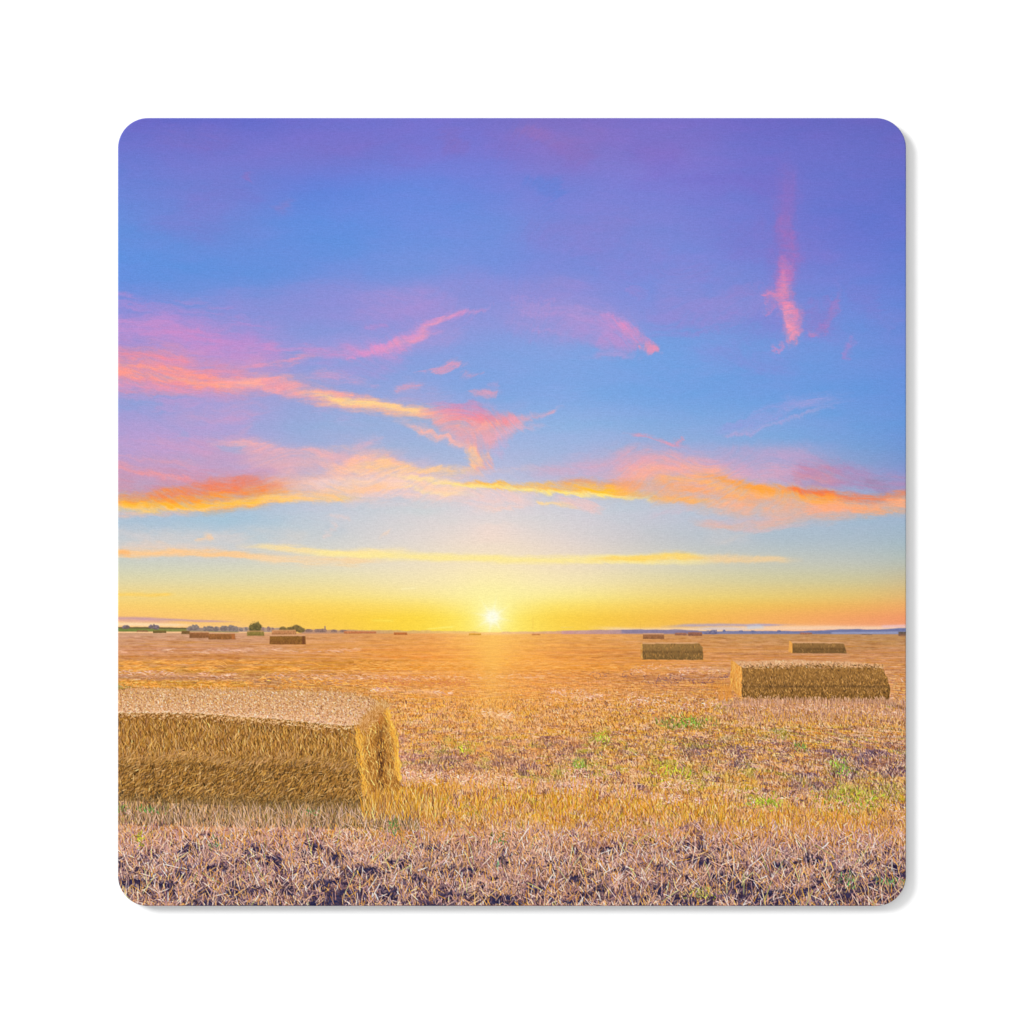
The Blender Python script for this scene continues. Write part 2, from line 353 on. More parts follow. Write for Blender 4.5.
for (l, c, o, sd) in [([(118,300,8),(200,318,12),(280,340,10)], (176,142,210), .6, 74), ([(125,322,5),(180,330,7),(240,345,6)], (200,140,200), .6, 75),
                      ([(500,300,6),(560,312,9),(620,325,9)], (178,148,212), .55, 76), ([(640,330,7),(700,322,8),(760,310,7)], (150,138,212), .5, 77),
                      ([(640,300,6),(620,285,5)], (160,136,210), .4, 78), ([(700,300,3),(740,290,4),(790,288,3)], (150,134,208), .5, 79),
                      ([(118,395,5),(170,402,6),(230,396,5)], (192,154,206), .6, 80), ([(170,420,6),(230,414,6),(270,402,5)], (200,158,200), .55, 81),
                      ([(118,440,5),(170,444,6),(230,450,5)], (204,158,196), .55, 82), ([(360,420,3),(330,412,4),(300,406,3)], (178,166,214), .5, 83),
                      ([(640,375,4),(700,372,5),(740,364,4)], (128,160,226), .4, 84), ([(520,395,5),(600,385,6)], (138,168,228), .4, 85)]:
    C(l, c, o, f=.95, warp=6, ws=26, tex=.7, st=(30, 3.5), ang=.1 if l[0][1] < l[-1][1] else -.1, seed=sd)
# ---- middle band ----
T([(340,468,14),(400,470,16),(440,475,12)], (236,190,190), .85, ax=1.6, warp=7, seed=29)
T([(225,448,9),(290,456,15),(350,460,16),(410,466,12)], (228,176,186), .8, ax=1.5, warp=7, seed=41)
T([(255,475,9),(320,478,12),(370,474,12)], (240,178,160), .75, ax=1.5, warp=7, seed=42)
T([(118,540,12),(200,545,12),(320,543,14)], (212,206,206), .75, ax=1.8, warp=6, seed=43)
T([(590,455,8),(640,462,14),(720,466,16),(800,470,14),(850,474,10)], (222,168,190), .85, ax=1.5, warp=8, seed=44)
T([(600,474,9),(660,478,10),(720,480,10)], (242,176,168), .8, ax=1.5, warp=7, seed=45)
T([(690,535,8),(760,540,8)], (206,202,206), .5, ax=1.6, warp=6, seed=46)
T([(520,470,8),(580,468,12),(640,462,13)], (216,170,196), .8, ax=1.6, warp=6, seed=30)
T([(600,465,10),(650,462,12),(690,460,14)], (228,170,180), .75, ax=1.4, warp=6, seed=31)
T([(700,455,10),(760,462,12),(820,460,10)], (190,165,206), .75, ax=1.5, warp=6, seed=32)
C([(205,437,3),(240,441,3.5),(280,449,4),(320,454,4),(350,452,4)], (238,176,182), .8, f=.95, warp=4, ws=22, tex=.45, st=(30,4), ang=.12, seed=1)
C([(215,440,3),(240,430,4),(250,418,3)], (205,160,196), .5, f=.95, warp=4, seed=2)
C([(350,448,4),(372,440,4),(382,440,2)], (222,178,200), .6, f=.95, warp=4, ws=14, seed=3)
C([(300,460,6),(345,462,10),(390,463,9),(420,468,6)], (248,190,172), .75, f=.95, warp=5, ws=22, tex=.5, st=(30,4), seed=4)
C([(335,470,4),(365,464,6),(400,466,5),(440,471,4),(470,470,4),(483,466,4)], (252,202,152), .85, f=.85, warp=4, ws=20, tex=.4, st=(26,4), ang=.06, seed=5)
C([(460,443,4),(468,450,6),(472,461,8),(474,468,8)], (250,194,156), .9, f=.85, warp=2.5, ws=10, tex=.3, seed=6)
C([(430,476,2),(465,472,2.5),(500,468,3),(540,466,2)], (222,190,200), .6, f=.9, warp=3, seed=7)
# white-peach body of the band
C([(290,482,9),(340,484,14),(400,486,13),(450,490,11),(500,494,9),(545,498,6)], (240,204,204), .85, f=.8, warp=4, ws=30, tex=.3, st=(40,5), seed=8)
C([(330,478,6),(380,480,8),(430,484,7),(480,488,4)], (250,208,178), .8, f=.9, warp=4, ws=26, tex=.5, st=(36,3), ang=.06, seed=9)
C([(380,472,2),(430,479,2.5),(470,482,2.5)], (254,220,165), .75, f=.9, warp=2, ws=26, tex=.4, st=(30,3), ang=.06, seed=10)
C([(390,480,1.5),(440,491,2),(470,491,1.5)], (254,222,175), .6, f=.9, warp=3, ws=20, tex=.4, st=(30,2), ang=.1, seed=12)
# left orange cloud
C([(105,480,14),(160,480,14),(220,484,12),(280,487,8)], (206,148,172), .8, f=.9, warp=5, ws=30, tex=.4, st=(50,5), seed=11)
C([(118,466,3),(160,474,3),(200,480,3)], (238,154,160), .75, f=.9, warp=3, ws=24, tex=.4, st=(36,3), ang=.15, seed=12)
C([(118,455,2),(165,459,3),(210,468,2.5)], (220,158,184), .65, f=.9, warp=3, ws=24, tex=.4, st=(36,3), ang=.15, seed=13)
C([(140,492,6),(190,489,8),(240,486,9),(286,487,7)], (240,132,96), .9, f=.85, warp=4, ws=20, tex=.4, st=(30,5), ang=-.06, seed=14)
C([(225,482,7),(245,481,7),(262,488,6)], (238,128,100), .65, f=.95, warp=4, ws=14, tex=.4, seed=15)
C([(105,498,8),(160,500,8),(210,499,8),(250,495,9),(285,491,7),(305,491,4)], (252,158,68), .95, f=.75, warp=3, ws=24, tex=.3, st=(40,4), ang=-.05, seed=16)
C([(105,492,3),(140,495,4),(180,495,3)], (240,138,92), .6, f=.9, warp=3, ws=20, tex=.5, st=(30,3), seed=17)
C([(118,506,5),(160,507,4),(200,505,4),(240,500,4),(285,496,4),(320,496,4),(355,496,3)], (255,204,124), .95, f=.85, warp=2, ws=30, tex=.3, st=(40,3), ang=-.06, seed=18)
C([(120,502,3),(180,505,2.5),(230,500,2.5),(275,495,2)], (255,186,72), .85, f=.9, warp=2, ws=30, tex=.4, st=(30,2), ang=-.05, seed=19)
C([(270,490,6),(320,490,8),(360,486,8),(400,482,5)], (248,196,160), .75, f=.9, warp=4, ws=16, tex=.5, seed=20)
C([(118,513,3),(160,513,2),(200,512,2)], (240,190,175), .5, f=.9, warp=2, seed=21)
# centre bright streak
C([(540,483,4),(580,481,5),(615,484,5),(650,482,4)], (240,158,104), .75, f=.9, warp=3, ws=20, tex=.4, st=(30,4), seed=22)
C([(450,481,2),(490,483,3.5),(540,486,4.5),(580,487,5),(620,491,5),(650,495,3)], (254,186,84), .95, f=.8, warp=2, ws=24, tex=.3, st=(36,3), ang=.06, seed=23)
C([(430,480,1.5),(500,486,2.2),(560,490,2.2),(610,494,2.2),(650,499,1.5)], (255,228,140), .95, f=.85, warp=1.5, ws=24, tex=.25, st=(36,2), ang=.07, seed=24)
C([(570,487,2),(610,489,2.5),(635,492,2)], (255,196,54), .8, f=.9, warp=1.5, ws=20, tex=.3, seed=25)
C([(533,500,1.2),(555,503,2),(573,505,1.2)], (250,214,160), .85, f=.9, warp=2, ws=10, tex=.3, seed=26)
C([(540,496,3),(580,503,4),(600,509,3),(590,513,2)], (238,196,196), .65, f=.9, warp=3, ws=12, tex=.4, seed=27)
C([(470,505,3),(500,506,2),(520,504,2)], (244,206,198), .5, f=.9, warp=2, seed=28)
# right orange cloud
C([(775,474,8),(820,472,12),(862,480,11),(906,482,9)], (176,142,186), .85, f=.85, warp=5, ws=26, tex=.35, st=(40,5), ang=.12, seed=29)
C([(780,476,6),(810,474,7),(840,478,6)], (212,148,166), .65, f=.95, warp=4, ws=20, tex=.5, st=(30,4), ang=.1, seed=30)
C([(610,470,6),(650,470,9),(700,470,9),(740,478,6)], (244,176,160), .85, f=.9, warp=4, ws=24, tex=.4, st=(34,5), ang=.1, seed=31)
poly([(612,486),(650,476),(700,472),(735,480),(770,487),(820,492),(862,499),(912,491),(912,508),(862,512),(815,518),(770,522),(735,514),(705,503),(660,500),(612,496)], (246,174,140), .55, f=9, warp=7, ws=18, seed=5)
C([(640,486,8),(700,488,10),(760,500,10),(820,503,8),(870,504,6),(912,500,6)], (248,172,126), .9, f=.9, warp=5, ws=22, tex=.5, st=(34,4), ang=.1, seed=72)
C([(690,500,6),(750,508,8),(800,512,6)], (244,184,160), .8, f=.9, warp=5, ws=18, tex=.55, st=(28,4), ang=.05, seed=73)
C([(640,478,4),(690,476,4),(730,488,5),(790,496,6),(840,504,5)], (252,184,118), .75, f=.9, warp=3, ws=24, tex=.5, st=(40,3), ang=.15, seed=32)
C([(690,471,2.5),(715,477,3.5),(745,485,4.5),(780,490,5),(820,494,4.5),(850,499,3)], (255,166,78), .95, f=.8, warp=2.5, ws=20, tex=.35, st=(36,3), ang=.16, seed=33)
C([(775,486,2.5),(815,490,3.5),(845,495,3.5),(868,498,3)], (240,122,84), .9, f=.85, warp=2, ws=18, tex=.3, st=(30,3), ang=.12, seed=34)
C([(845,497,3),(870,498,4),(890,495,4),(912,490,4)], (244,132,88), .85, f=.85, warp=2, ws=18, tex=.3, st=(24,3), ang=-.15, seed=35)
C([(860,480,6),(884,486,6)], (150,122,155), .3, f=.95, warp=3, seed=36)
C([(865,505,4),(912,499,5)], (248,172,136), .8, f=.8, warp=2, ws=18, tex=.25, seed=37)
C([(625,492,3),(660,497,3),(690,499,3),(722,499,2)], (255,182,104), .85, f=.85, warp=2, ws=20, tex=.35, st=(30,3), seed=38)
C([(780,505,5),(830,508,4),(860,508,4)], (246,176,150), .75, f=.9, warp=3, tex=.4, seed=39)
C([(690,518,5),(730,521,6),(780,520,4)], (216,184,196), .6, f=.95, warp=4, ws=16, tex=.4, seed=40)
C([(688,518,2.5),(705,521,3.5),(722,526,3.5),(760,522,4),(800,516,4)], (236,182,166), .75, f=.9, warp=3, ws=14, tex=.4, st=(24,3), seed=41)
C([(716,530,1.5),(760,528,2),(810,522,2)], (222,186,188), .6, f=.9, warp=2, seed=42)
C([(640,516,3),(680,506,3),(700,508,4)], (212,190,205), .5, f=.9, warp=3, seed=43)
C([(712,545,2),(735,535,3),(760,530,2)], (205,200,200), .5, f=.9, warp=3, seed=44)

# ---- lower sky ----
T([(190,522,7),(250,518,8),(300,522,7)], (168,194,216), .7, ax=1.5, warp=4, seed=33)
T([(320,530,7),(345,528,8)], (180,196,214), .5, ax=1.5, warp=4, seed=34)
T([(490,520,24),(490,545,22)], (240,216,216), .5, ax=.8, warp=4, tex=.1, seed=35)
C([(192,539,1.5),(203,537,3.5),(212,538,3)], (246,206,170), .85, f=.9, warp=2.5, ws=9, tex=.3, seed=45)
C([(322,540,2),(330,527,3),(332,518,2)], (228,206,206), .6, f=.95, warp=3, ws=10, seed=46)
C([(378,538,1.5),(386,532,2.5),(391,527,1.5)], (236,210,196), .75, f=.9, warp=2, ws=8, seed=47)
C([(325,514,1.5),(350,516,1.5)], (232,206,204), .6, f=.9, warp=1.5, seed=48)
C([(120,547,4),(160,545,5),(200,549,4),(240,553,3)], (230,206,190), .65, f=.95, warp=3, ws=16, tex=.4, st=(20,4), seed=49)
C([(112,550,3.6),(128,552,4),(170,551,3.6),(215,553,3.6),(280,556,3)], (252,202,146), .95, f=.85, warp=2, ws=18, tex=.35, st=(30,3), ang=.03, seed=50)
C([(116,551,2),(126,552,2.5)], (255,184,112), .8, f=.9, warp=1, seed=51)
C([(235,546,2),(290,548,3.5),(330,552,3.5),(390,554,3.5)], (253,224,162), .9, f=.85, warp=1.5, ws=24, tex=.3, st=(30,2), ang=.05, seed=52)
C([(235,554,3),(300,560,4),(340,561,4),(390,559,2.5)], (250,212,168), .9, f=.85, warp=2, ws=20, tex=.4, st=(30,2), ang=.04, seed=53)
C([(350,551,4),(400,550,4),(415,550,2)], (250,228,178), .7, f=.9, warp=2, ws=14, tex=.3, seed=54)
C([(300,552,3),(360,554,3.6),(420,556,4),(480,558,4),(540,559,4),(600,559,4),(660,558,5),(720,559,4)], (254,234,158), .95, f=.7, warp=1.2, ws=30, tex=.2, st=(40,3), ang=.02, seed=55)
C([(585,559,1.5),(640,558,3),(665,555,3.5),(690,556,3),(712,558,1.5)], (255,214,110), .9, f=.8, warp=1.5, ws=20, tex=.3, st=(24,3), seed=56)
C([(655,558,1.5),(685,558,2),(710,557,1.5)], (250,192,90), .6, f=.85, warp=1, seed=57)
C([(690,558,3),(735,558,4),(765,558,3.5),(800,559,2)], (246,208,156), .8, f=.9, warp=1.5, ws=16, tex=.3, seed=58)
C([(400,588,1),(415,587,1.2)], (255,245,205), .6, f=.9, warp=1, seed=59)
C([(118,594,2),(145,595,2),(175,594,1.2)], (255,206,90), .7, f=.9, warp=1, ws=12, tex=.3, seed=60)
C([(370,620,1),(395,621,1.2)], (255,232,90), .5, f=.9, warp=1, seed=61)
C([(105,617.5,1.6),(150,619,1.6),(175,620,1.2),(240,622,.8)], (196,152,166), .85, f=.9, warp=.6, ws=20, tex=.2, st=(40,2), seed=62)
C([(112,620,1.8),(150,621,1.4),(185,622,1)], (214,158,166), .6, f=.9, warp=.5, seed=63)
C([(112,624,2),(170,625,1.8),(200,625,1.2)], (253,222,182), .85, f=.9, warp=.5, tex=.1, seed=64)
C([(425,629,.8),(455,627,1)], (255,248,120), .8, f=.9, warp=.5, seed=65)
# low lilac cloud over the hills, right
C([(590,628,2),(640,630,2),(700,629,2.2),(800,628,2.5),(912,628,2)], (250,214,180), .85, f=.9, warp=.6, tex=.1, seed=66)
C([(662,627,1),(685,625.5,1.6),(730,625,1.5),(770,625,1.3),(796,624.5,.7)], (176,160,192), .9, f=.85, warp=.6, ws=14, tex=.15, st=(30,2), seed=67)
C([(690,628.5,1.5),(740,629,1.8),(762,628,1.8)], (205,196,214), .7, f=.9, warp=.6, seed=68)
C([(745,628,2),(756,627,2.4),(765,628,1.4)], (196,208,228), .7, f=.9, warp=1, seed=69)
C([(560,627.5,.7),(575,627,.7)], (232,200,140), .6, f=.9, warp=.4, seed=70)
C([(880,627,1.2),(905,626,1.2)], (236,196,200), .7, f=.9, warp=.4, seed=71)

# ---- break the clouds into fibres ----
def sample(a, x, y):
    u = np.clip((x - P0) * S, 0, N - 1.001); v = np.clip((y - P0) * S, 0, N - 1.001)
    iu = u.astype(int); iv = v.astype(int); fu = (u - iu)[..., None]; fv = (v - iv)[..., None]
    return ((a[iv, iu] * (1 - fu) + a[iv, iu + 1] * fu) * (1 - fv) + (a[iv + 1, iu] * (1 - fu) + a[iv + 1, iu + 1] * fu) * fv).astype(np.float32)
cl = img - sky0
low = .35 + .65 * sst(560, 510, Y); low = low * sst(600, 585, Y)
th = .10 + .25 * (fbm(X / 120, Y / 80, 21, 2) - .5) - .3 * sst(420, 560, X) * sst(430, 330, Y)       # run of the fibres
ct, st_ = np.cos(th), np.sin(th)
U1 = X * ct + Y * st_; V1 = -X * st_ + Y * ct
d1 = fbm(U1 / 22, V1 / 5, 22, 5, .62) - .5; d2 = fbm(U1 / 26, V1 / 7, 23, 5, .6) - .5
d3 = fbm(X / 11, Y / 9, 24, 5, .62) - .5; d4 = fbm(X / 11, Y / 9, 27, 5, .62) - .5
pl = np.exp(-((X - 790) / 70) ** 4) * sst(385, 350, Y)          # the tall plume keeps its upright run
cl = sample(cl, X - 4 * low + ((22 * d2 + 7 * d3) * (1 - pl) + 9 * d3 * pl) * low, Y - 2 * low + ((6.5 * d1 + 5 * d4) * (1 - pl) + 26 * d4 * pl) * low)
f1 = np.clip((fbm(U1 / 34, V1 / 2.6, 25, 5, .7) - .5) * 3.2, -.8, .8)
f2 = np.clip((fbm(X / 14, Y / 7, 26, 5, .65) - .5) * 3.0, -.8, .8)
cl *= (1 + np.minimum(.32 * f1 + .28 * f2, .14) * low)[..., None]
img = (sky0 + cl).astype(np.float32)
img += ((fbm(X / 40, Y / 12, 28, 5, .6) - .5) * sst(560, 500, Y) * 14)[..., None] * np.array([1, -.1, .1], np.float32)
# ---- sun and its glow ----
SX, SY = 492.3, 617.0
d = np.hypot(X - SX, Y - SY)
def glow(r, col, op, p=2, dd=None):
    a = np.exp(-((d if dd is None else dd) / r) ** p) * op
    lay((slice(None), slice(None)), a.astype(np.float32), col)
glow(75, (255,240,180), .28, 1.3, np.hypot((X - SX) * .8, (Y - SY + 12)))
glow(95, (255,218,76), .22, 1.6, np.hypot((X - SX) * .6, (Y - SY) * 1.5))
glow(32, (255,246,140), .55, 1.6)
glow(17, (255,252,200), .6, 2)
glow(9, (255,253,225), .6, 2)
glow(5.6, (255,255,252), 1.0, 2.4)
for k_ in range(8):                           # short rays
    an = k_ * math.pi / 4 + .2
    uu = (X - SX) * math.cos(an) + (Y - SY) * math.sin(an); vv = -(X - SX) * math.sin(an) + (Y - SY) * math.cos(an)
    ra = np.exp(-(vv / 1.1) ** 2) * np.exp(-(np.abs(uu) / 13) ** 2) * .4
    lay((slice(None), slice(None)), ra.astype(np.float32), (255,252,215))
sky_only = img.copy()

# ------------------------------------------------------------------ the field
HZ = 633.0
fld = grid_colour(COLS, FIELD, X, np.clip(Y, 631, 906))
D = np.clip(Y - 628.0, 3, 400)
gu = (X - 512) / D * 3.2; gz = 900.0 / D
# patchiness, drawn out across the view by the low eye height
n1 = fbm(gu * .9, gz * 3.0, 1, 4); n2 = fbm(gu * 3.2, gz * 7.0, 4, 4); n3 = fbm(gu * 9, gz * 16, 7, 4)
n4 = fbm(X / 60, Y / 2.1, 9, 4, .6)
amp = sst(636, 670, Y)
v = 1 + .10 * (n1 - .5) * amp + .22 * (n2 - .5) * amp + .26 * (n3 - .5) * sst(650, 700, Y) + .15 * (n4 - .5) * (1 - .6 * sst(680, 740, Y))
fld = fld * v[..., None]
pk = sst(.5, .75, fbm(gu * 2.1 + 30, gz * 5, 11, 4)) * amp      # pinker matted straw
fld += (np.array([212, 168, 150], np.float32) - fld) * (pk * .35)[..., None]
yk = sst(.52, .72, fbm(gu * 2.6 + 60, gz * 6, 13, 4)) * amp * (Y < 840)
fld += (np.array([214, 150, 62], np.float32) - fld) * (yk * .38)[..., None]
def tufts(col, lo, hi, fx, fz, seed, op, y0=660, y1=720, ymax=2000):
    global fld
    n_ = fbm(gu * fx + seed * 3.3, gz * fz + seed, seed, 4, .6)
    k_ = sst(lo, hi, n_) * sst(y0, y1, Y) * (1 - sst(ymax - 12, ymax + 6, Y)) * op
    fld += (np.array(col, np.float32) - fld) * k_[..., None]
tufts((222,172,150), .52, .66, 2.2, 3.5, 1, .55)
tufts((224,160,84), .52, .64, 3.0, 4.0, 2, .5, ymax=838)
tufts((212,166,62), .55, .66, 2.6, 3.2, 3, .5, ymax=838)
tufts((150,104,92), .54, .66, 3.4, 4.5, 4, .6)
tufts((178,116,66), .54, .66, 4.2, 4.6, 5, .5, ymax=838)
tufts((166,164,78), .60, .70, 2.4, 3.4, 6, .55, 700, 760, 838)
tufts((108,80,96), .59, .68, 3.0, 4.4, 7, .7, 715, 770)
tufts((234,190,160), .60, .68, 5.0, 6.0, 8, .6)
hz_edge = 632.6 + .5 * fbm(X / 14, X * 0, 3, 3)
a = sst(-.5, .7, Y - hz_edge)
img += (fld - img) * a[..., None]
lab[Y > hz_edge] = 1

# far furrows
for (x0, y0, x1, y1, r, c, o) in [
    (118,657,360,655,1.0,(190,128,72),.5),(118,663,420,661,1.4,(196,138,60),.55),(230,668,520,666,1.6,(206,138,50),.6),
    (118,668,300,671,2.0,(202,150,68),.5),(360,668,640,667,1.6,(222,142,52),.6),(118,650,300,648,1,(196,142,110),.4),
    (300,650,480,649,.8,(222,140,70),.5),(360,657,480,656,.9,(218,132,58),.5),(520,652,640,650,.9,(206,130,72),.5),
    (585,658,640,652,.6,(170,108,62),.7),(540,657,600,660,.8,(196,122,66),.4),(560,668,700,668,2,(216,146,66),.5),
    (704,652,790,656,.8,(172,122,88),.5),(640,668,900,672,2,(206,160,130),.5),(118,677,240,678,2.2,(176,130,110),.35),
    (118,683,260,685,2.6,(202,148,62),.6),(260,684,380,690,2.4,(196,140,66),.5),(300,680,345,681,3,(170,126,104),.4),
    (315,679,350,680,1.4,(196,160,160),.3),(255,680,290,682,2,(170,125,85),.6),(400,677,470,680,3,(206,132,62),.6),
    (372,676,430,679,2,(222,158,110),.4),(385,690,440,692,1.5,(232,180,140),.75),(440,700,520,704,2,(222,150,74),.5),
    (485,715,512,718,1.6,(236,184,140),.6),(600,676,690,680,2.5,(176,124,90),.4),(705,684,735,690,5,(206,140,72),.5),
    (660,676,728,678,2.5,(150,110,110),.45),(545,694,610,697,2,(228,176,120),.5),(320,691,400,692,1.5,(206,150,90),.5),
    (640,687,700,689,3,(190,132,90),.4)]:
    C([(x0, y0, r * 1.2), ((x0 + x1) / 2, (y0 + y1) / 2 + .6, r * 1.5), (x1, y1, r * 1.2)], c, min(1, o * 1.5), f=.9, warp=1.6, ws=12, tex=.5, st=(14, 2), ax=1.5, seed=int(x0) % 90, fib=.5)

# patches on the ground: weeds, bare soil, matted straw
def patch(l, col, op=.8, warp=5, tex=.6, seed=0):
    for k, (px, py, rx, ry) in enumerate(l):
        cloud([(px, py, ry)], col, op, f=.9, warp=warp, ws=9, tex=tex, st=(7, 4), ax=rx / ry, seed=(k * 7 + seed) % 90)
patch([(692,724,18,5),(672,725,10,4),(120,685,8,2)], (124,138,66), .6)
patch([(600,735,8,6),(598,738,10,4),(578,768,13,6),(596,766,18,4),(558,770,8,4),(463,747,8,5),(450,740,5,4),(440,752,9,4)], (158,158,68), .55, seed=3)
patch([(577,763,8,6)], (124,148,78), .5)
patch([(675,771,18,4),(688,774,12,5),(660,766,10,6),(690,787,16,4),(700,809,8,4),(725,806,9,4)], (184,172,64), .65, seed=5)
patch([(767,802,18,7),(755,798,10,5),(775,804,9,5)], (166,168,64), .65, seed=6)
patch([(852,795,26,9),(865,802,18,8),(842,790,14,8),(895,796,12,8),(880,806,12,5)], (164,158,66), .65, seed=7)
patch([(840,766,9,9),(841,770,10,6)], (150,158,72), .65, seed=8)
patch([(800,745,5,6),(797,748,9,3),(695,745,22,4),(725,741,12,3),(778,734,16,4),(888,705,6,4),(725,706,8,4)], (132,138,72), .5, seed=9)
patch([(740,790,14,5),(620,815,6,6),(520,828,6,5),(610,826,7,6),(640,840,14,5)], (166,160,60), .6, seed=10)
patch([(394,824,6,8),(390,830,5,5),(500,838,6,6),(497,864,4,4),(215,842,6,6),(848,880,10,7),(890,882,14,5),(905,881,10,3)], (98,122,74), .7, seed=11)
patch([(120,808,8,4),(152,809,12,4),(312,812,8,3)], (118,132,74), .6, seed=12)
patch([(700,893,14,6),(140,838,6,6)], (150,156,60), .6, seed=13)
patch([(840,755,24,6),(872,756,12,6),(805,779,12,4),(815,786,18,6),(745,765,12,4),(862,762,16,5),(890,775,14,6),(850,775,18,5),(735,752,8,6),(690,755,10,5)], (104,84,104), .75, seed=14)
patch([(438,765,16,7),(450,758,10,4),(470,768,12,4),(425,770,10,4),(550,742,18,4),(568,752,14,4),(520,760,16,4),(500,762,10,4),(530,768,16,3)], (128,96,104), .65, seed=15)
patch([(400,742,6,10),(410,760,14,9),(405,775,14,6)], (196,142,130), .6, seed=16)
patch([(420,778,26,3.5),(480,780,40,4),(540,786,50,5),(600,792,30,4),(640,796,26,4)], (224,176,150), .75, seed=17)
patch([(765,812,40,4),(800,808,30,4),(720,800,30,4),(750,820,26,3),(820,822,20,4)], (210,160,120), .6, seed=18)
patch([(850,838,30,4),(820,832,20,4),(870,842,20,4),(780,846,30,4),(700,842,12,5)], (140,110,130), .65, seed=19)
patch([(445,822,16,5),(440,815,12,4),(490,818,14,4)], (146,112,92), .55, seed=20)
# tufty golden band in front of the bale and to the right
for (px, py, r, o) in [(410,792,9,.9),(440,788,10,.9),(420,806,12,.8),(480,800,12,.85),(530,796,12,.9),(560,806,13,.8),(600,808,13,.85),
                       (640,810,12,.8),(680,812,14,.85),(720,818,14,.9),(760,822,12,.85),(740,836,10,.7),(800,822,10,.85),(840,820,10,.8),
                       (880,824,10,.9),(900,834,12,.9),(690,796,8,.6),(580,794,8,.6),(620,802,10,.7),(668,790,10,.7),(380,812,12,.6),(810,836,9,.6)]:
    cloud([(px, py, r * .5)], (210,150,52), o * .75, f=.9, warp=7, ws=12, tex=.45, st=(5, 14), ax=2.6, seed=int(px) % 90, col2=(184,134,60))
# dark moist soil showing between the straws at the front
patch([(128,882,14,5),(165,886,14,5),(150,858,12,6),(190,852,10,8),(180,874,8,6),(240,890,18,6),(285,893,14,5),(320,884,24,7),(255,852,12,7),
       (345,895,22,6),(352,872,16,6),(370,872,14,6),(392,895,13,7),(415,880,10,6),(120,866,8,5),(215,870,9,5),(272,862,10,6),(205,892,10,5),
       (505,858,5,12),(500,900,24,5),(455,895,14,5),(470,870,9,4),(540,888,14,5),(575,880,12,5),(580,902,20,4),(690,846,18,6),(720,850,12,4),
       (705,862,14,5),(745,885,24,7),(760,896,26,7),(800,893,20,6),(660,890,12,5),(640,900,14,4),(620,870,10,4),(870,884,14,6),(888,876,14,5),
       (840,872,12,5),(850,895,20,6),(895,868,10,6),(815,860,18,5),(780,866,12,5),(665,868,12,5),(720,876,12,6),(610,850,10,5),(430,848,12,4),
       (310,850,14,5),(335,858,10,5),(400,862,10,5),(560,862,9,4),(600,890,9,5),(435,905,16,4),(690,902,20,4),(880,900,14,5)], (56,52,80), .95, warp=5, tex=.35, seed=21)
patch([(250,905,20,3),(320,903,30,4),(505,903,18,3),(780,903,30,4),(200,903,16,3),(388,897,10,5),(128,886,10,4)], (42,44,76), .9, warp=3, tex=.2, seed=22)

sg = sst(.60, .70, fbm(X / 9, Y / 5, 12, 4, .6)) * sst(838, 862, Y) * .75
lay((slice(None), slice(None)), sg.astype(np.float32), (62, 50, 70))
G = img.copy()

# ---------------- straws of the field ----------------
HI_P = np.array([246,206,182.]); HI_O = np.array([255,196,128.]); HI_Y = np.array([240,190,80.]); DK = np.array([84,62,78.])
def straw_cols(x, y, n, light=.3, dark=.3, dk=.55, sp=.10):
    base = pick(G, x, y).astype(float)
    q = RNG.random(n)
    m = 1 + RNG.normal(0, sp, n)
    m = np.where(q < dark, dk + RNG.random(n) * .25, m)
    c = base * m[:, None]
    dq = (q < dark)[:, None] * .35
    c = c * (1 - dq) + np.array([138, 84, 66.]) * dq
    h = q > 1 - light
    near = np.exp(-((np.asarray(x) - 495) / 190) ** 2) * np.clip((790 - np.asarray(y)) / 90, 0, 1)
    hi = HI_P[None] * (1 - near[:, None]) + HI_O[None] * near[:, None]
    warm = np.clip((base[:, 0] - base[:, 2] - 70) / 60, 0, 1)[:, None]
    hi = hi * (1 - warm * .7) + (np.where(near[:, None] > .5, HI_O, HI_Y)) * warm * .7
    green = (base[:, 1] > base[:, 0] * .93)[:, None]
    hi = np.where(green, base * 1.3, hi)
    k = (.35 + .5 * RNG.random(n))[:, None] * h[:, None]
    c = c * (1 - k) + hi * k
    c += RNG.normal(0, 6, (n, 1)) * np.array([[1, 0, -1]])
    return np.clip(c, 20, 255)

# far field: fine horizontal stubble rows that open up gradually
n = 16000
y = 636 + 60 * RNG.random(n) ** 1.1; x = P0 + 788 * RNG.random(n)
c = pick(G, x, y).astype(float); q = RNG.random((n, 1))
c = np.where(q < .3, c * np.array([.86, .78, .72]), np.where(q < .6, c * 1.07 + np.array([6, 4, 8]), np.where(q < .8, c * .7 + np.array([212, 140, 50]) * .3, c * .6 + np.array([226, 170, 150]) * .4)))
strokes(x, y, (3 + 9 * RNG.random(n)), math.pi / 2 + RNG.normal(0, .03, n), c, alpha=.5, w=.7, batches=30)
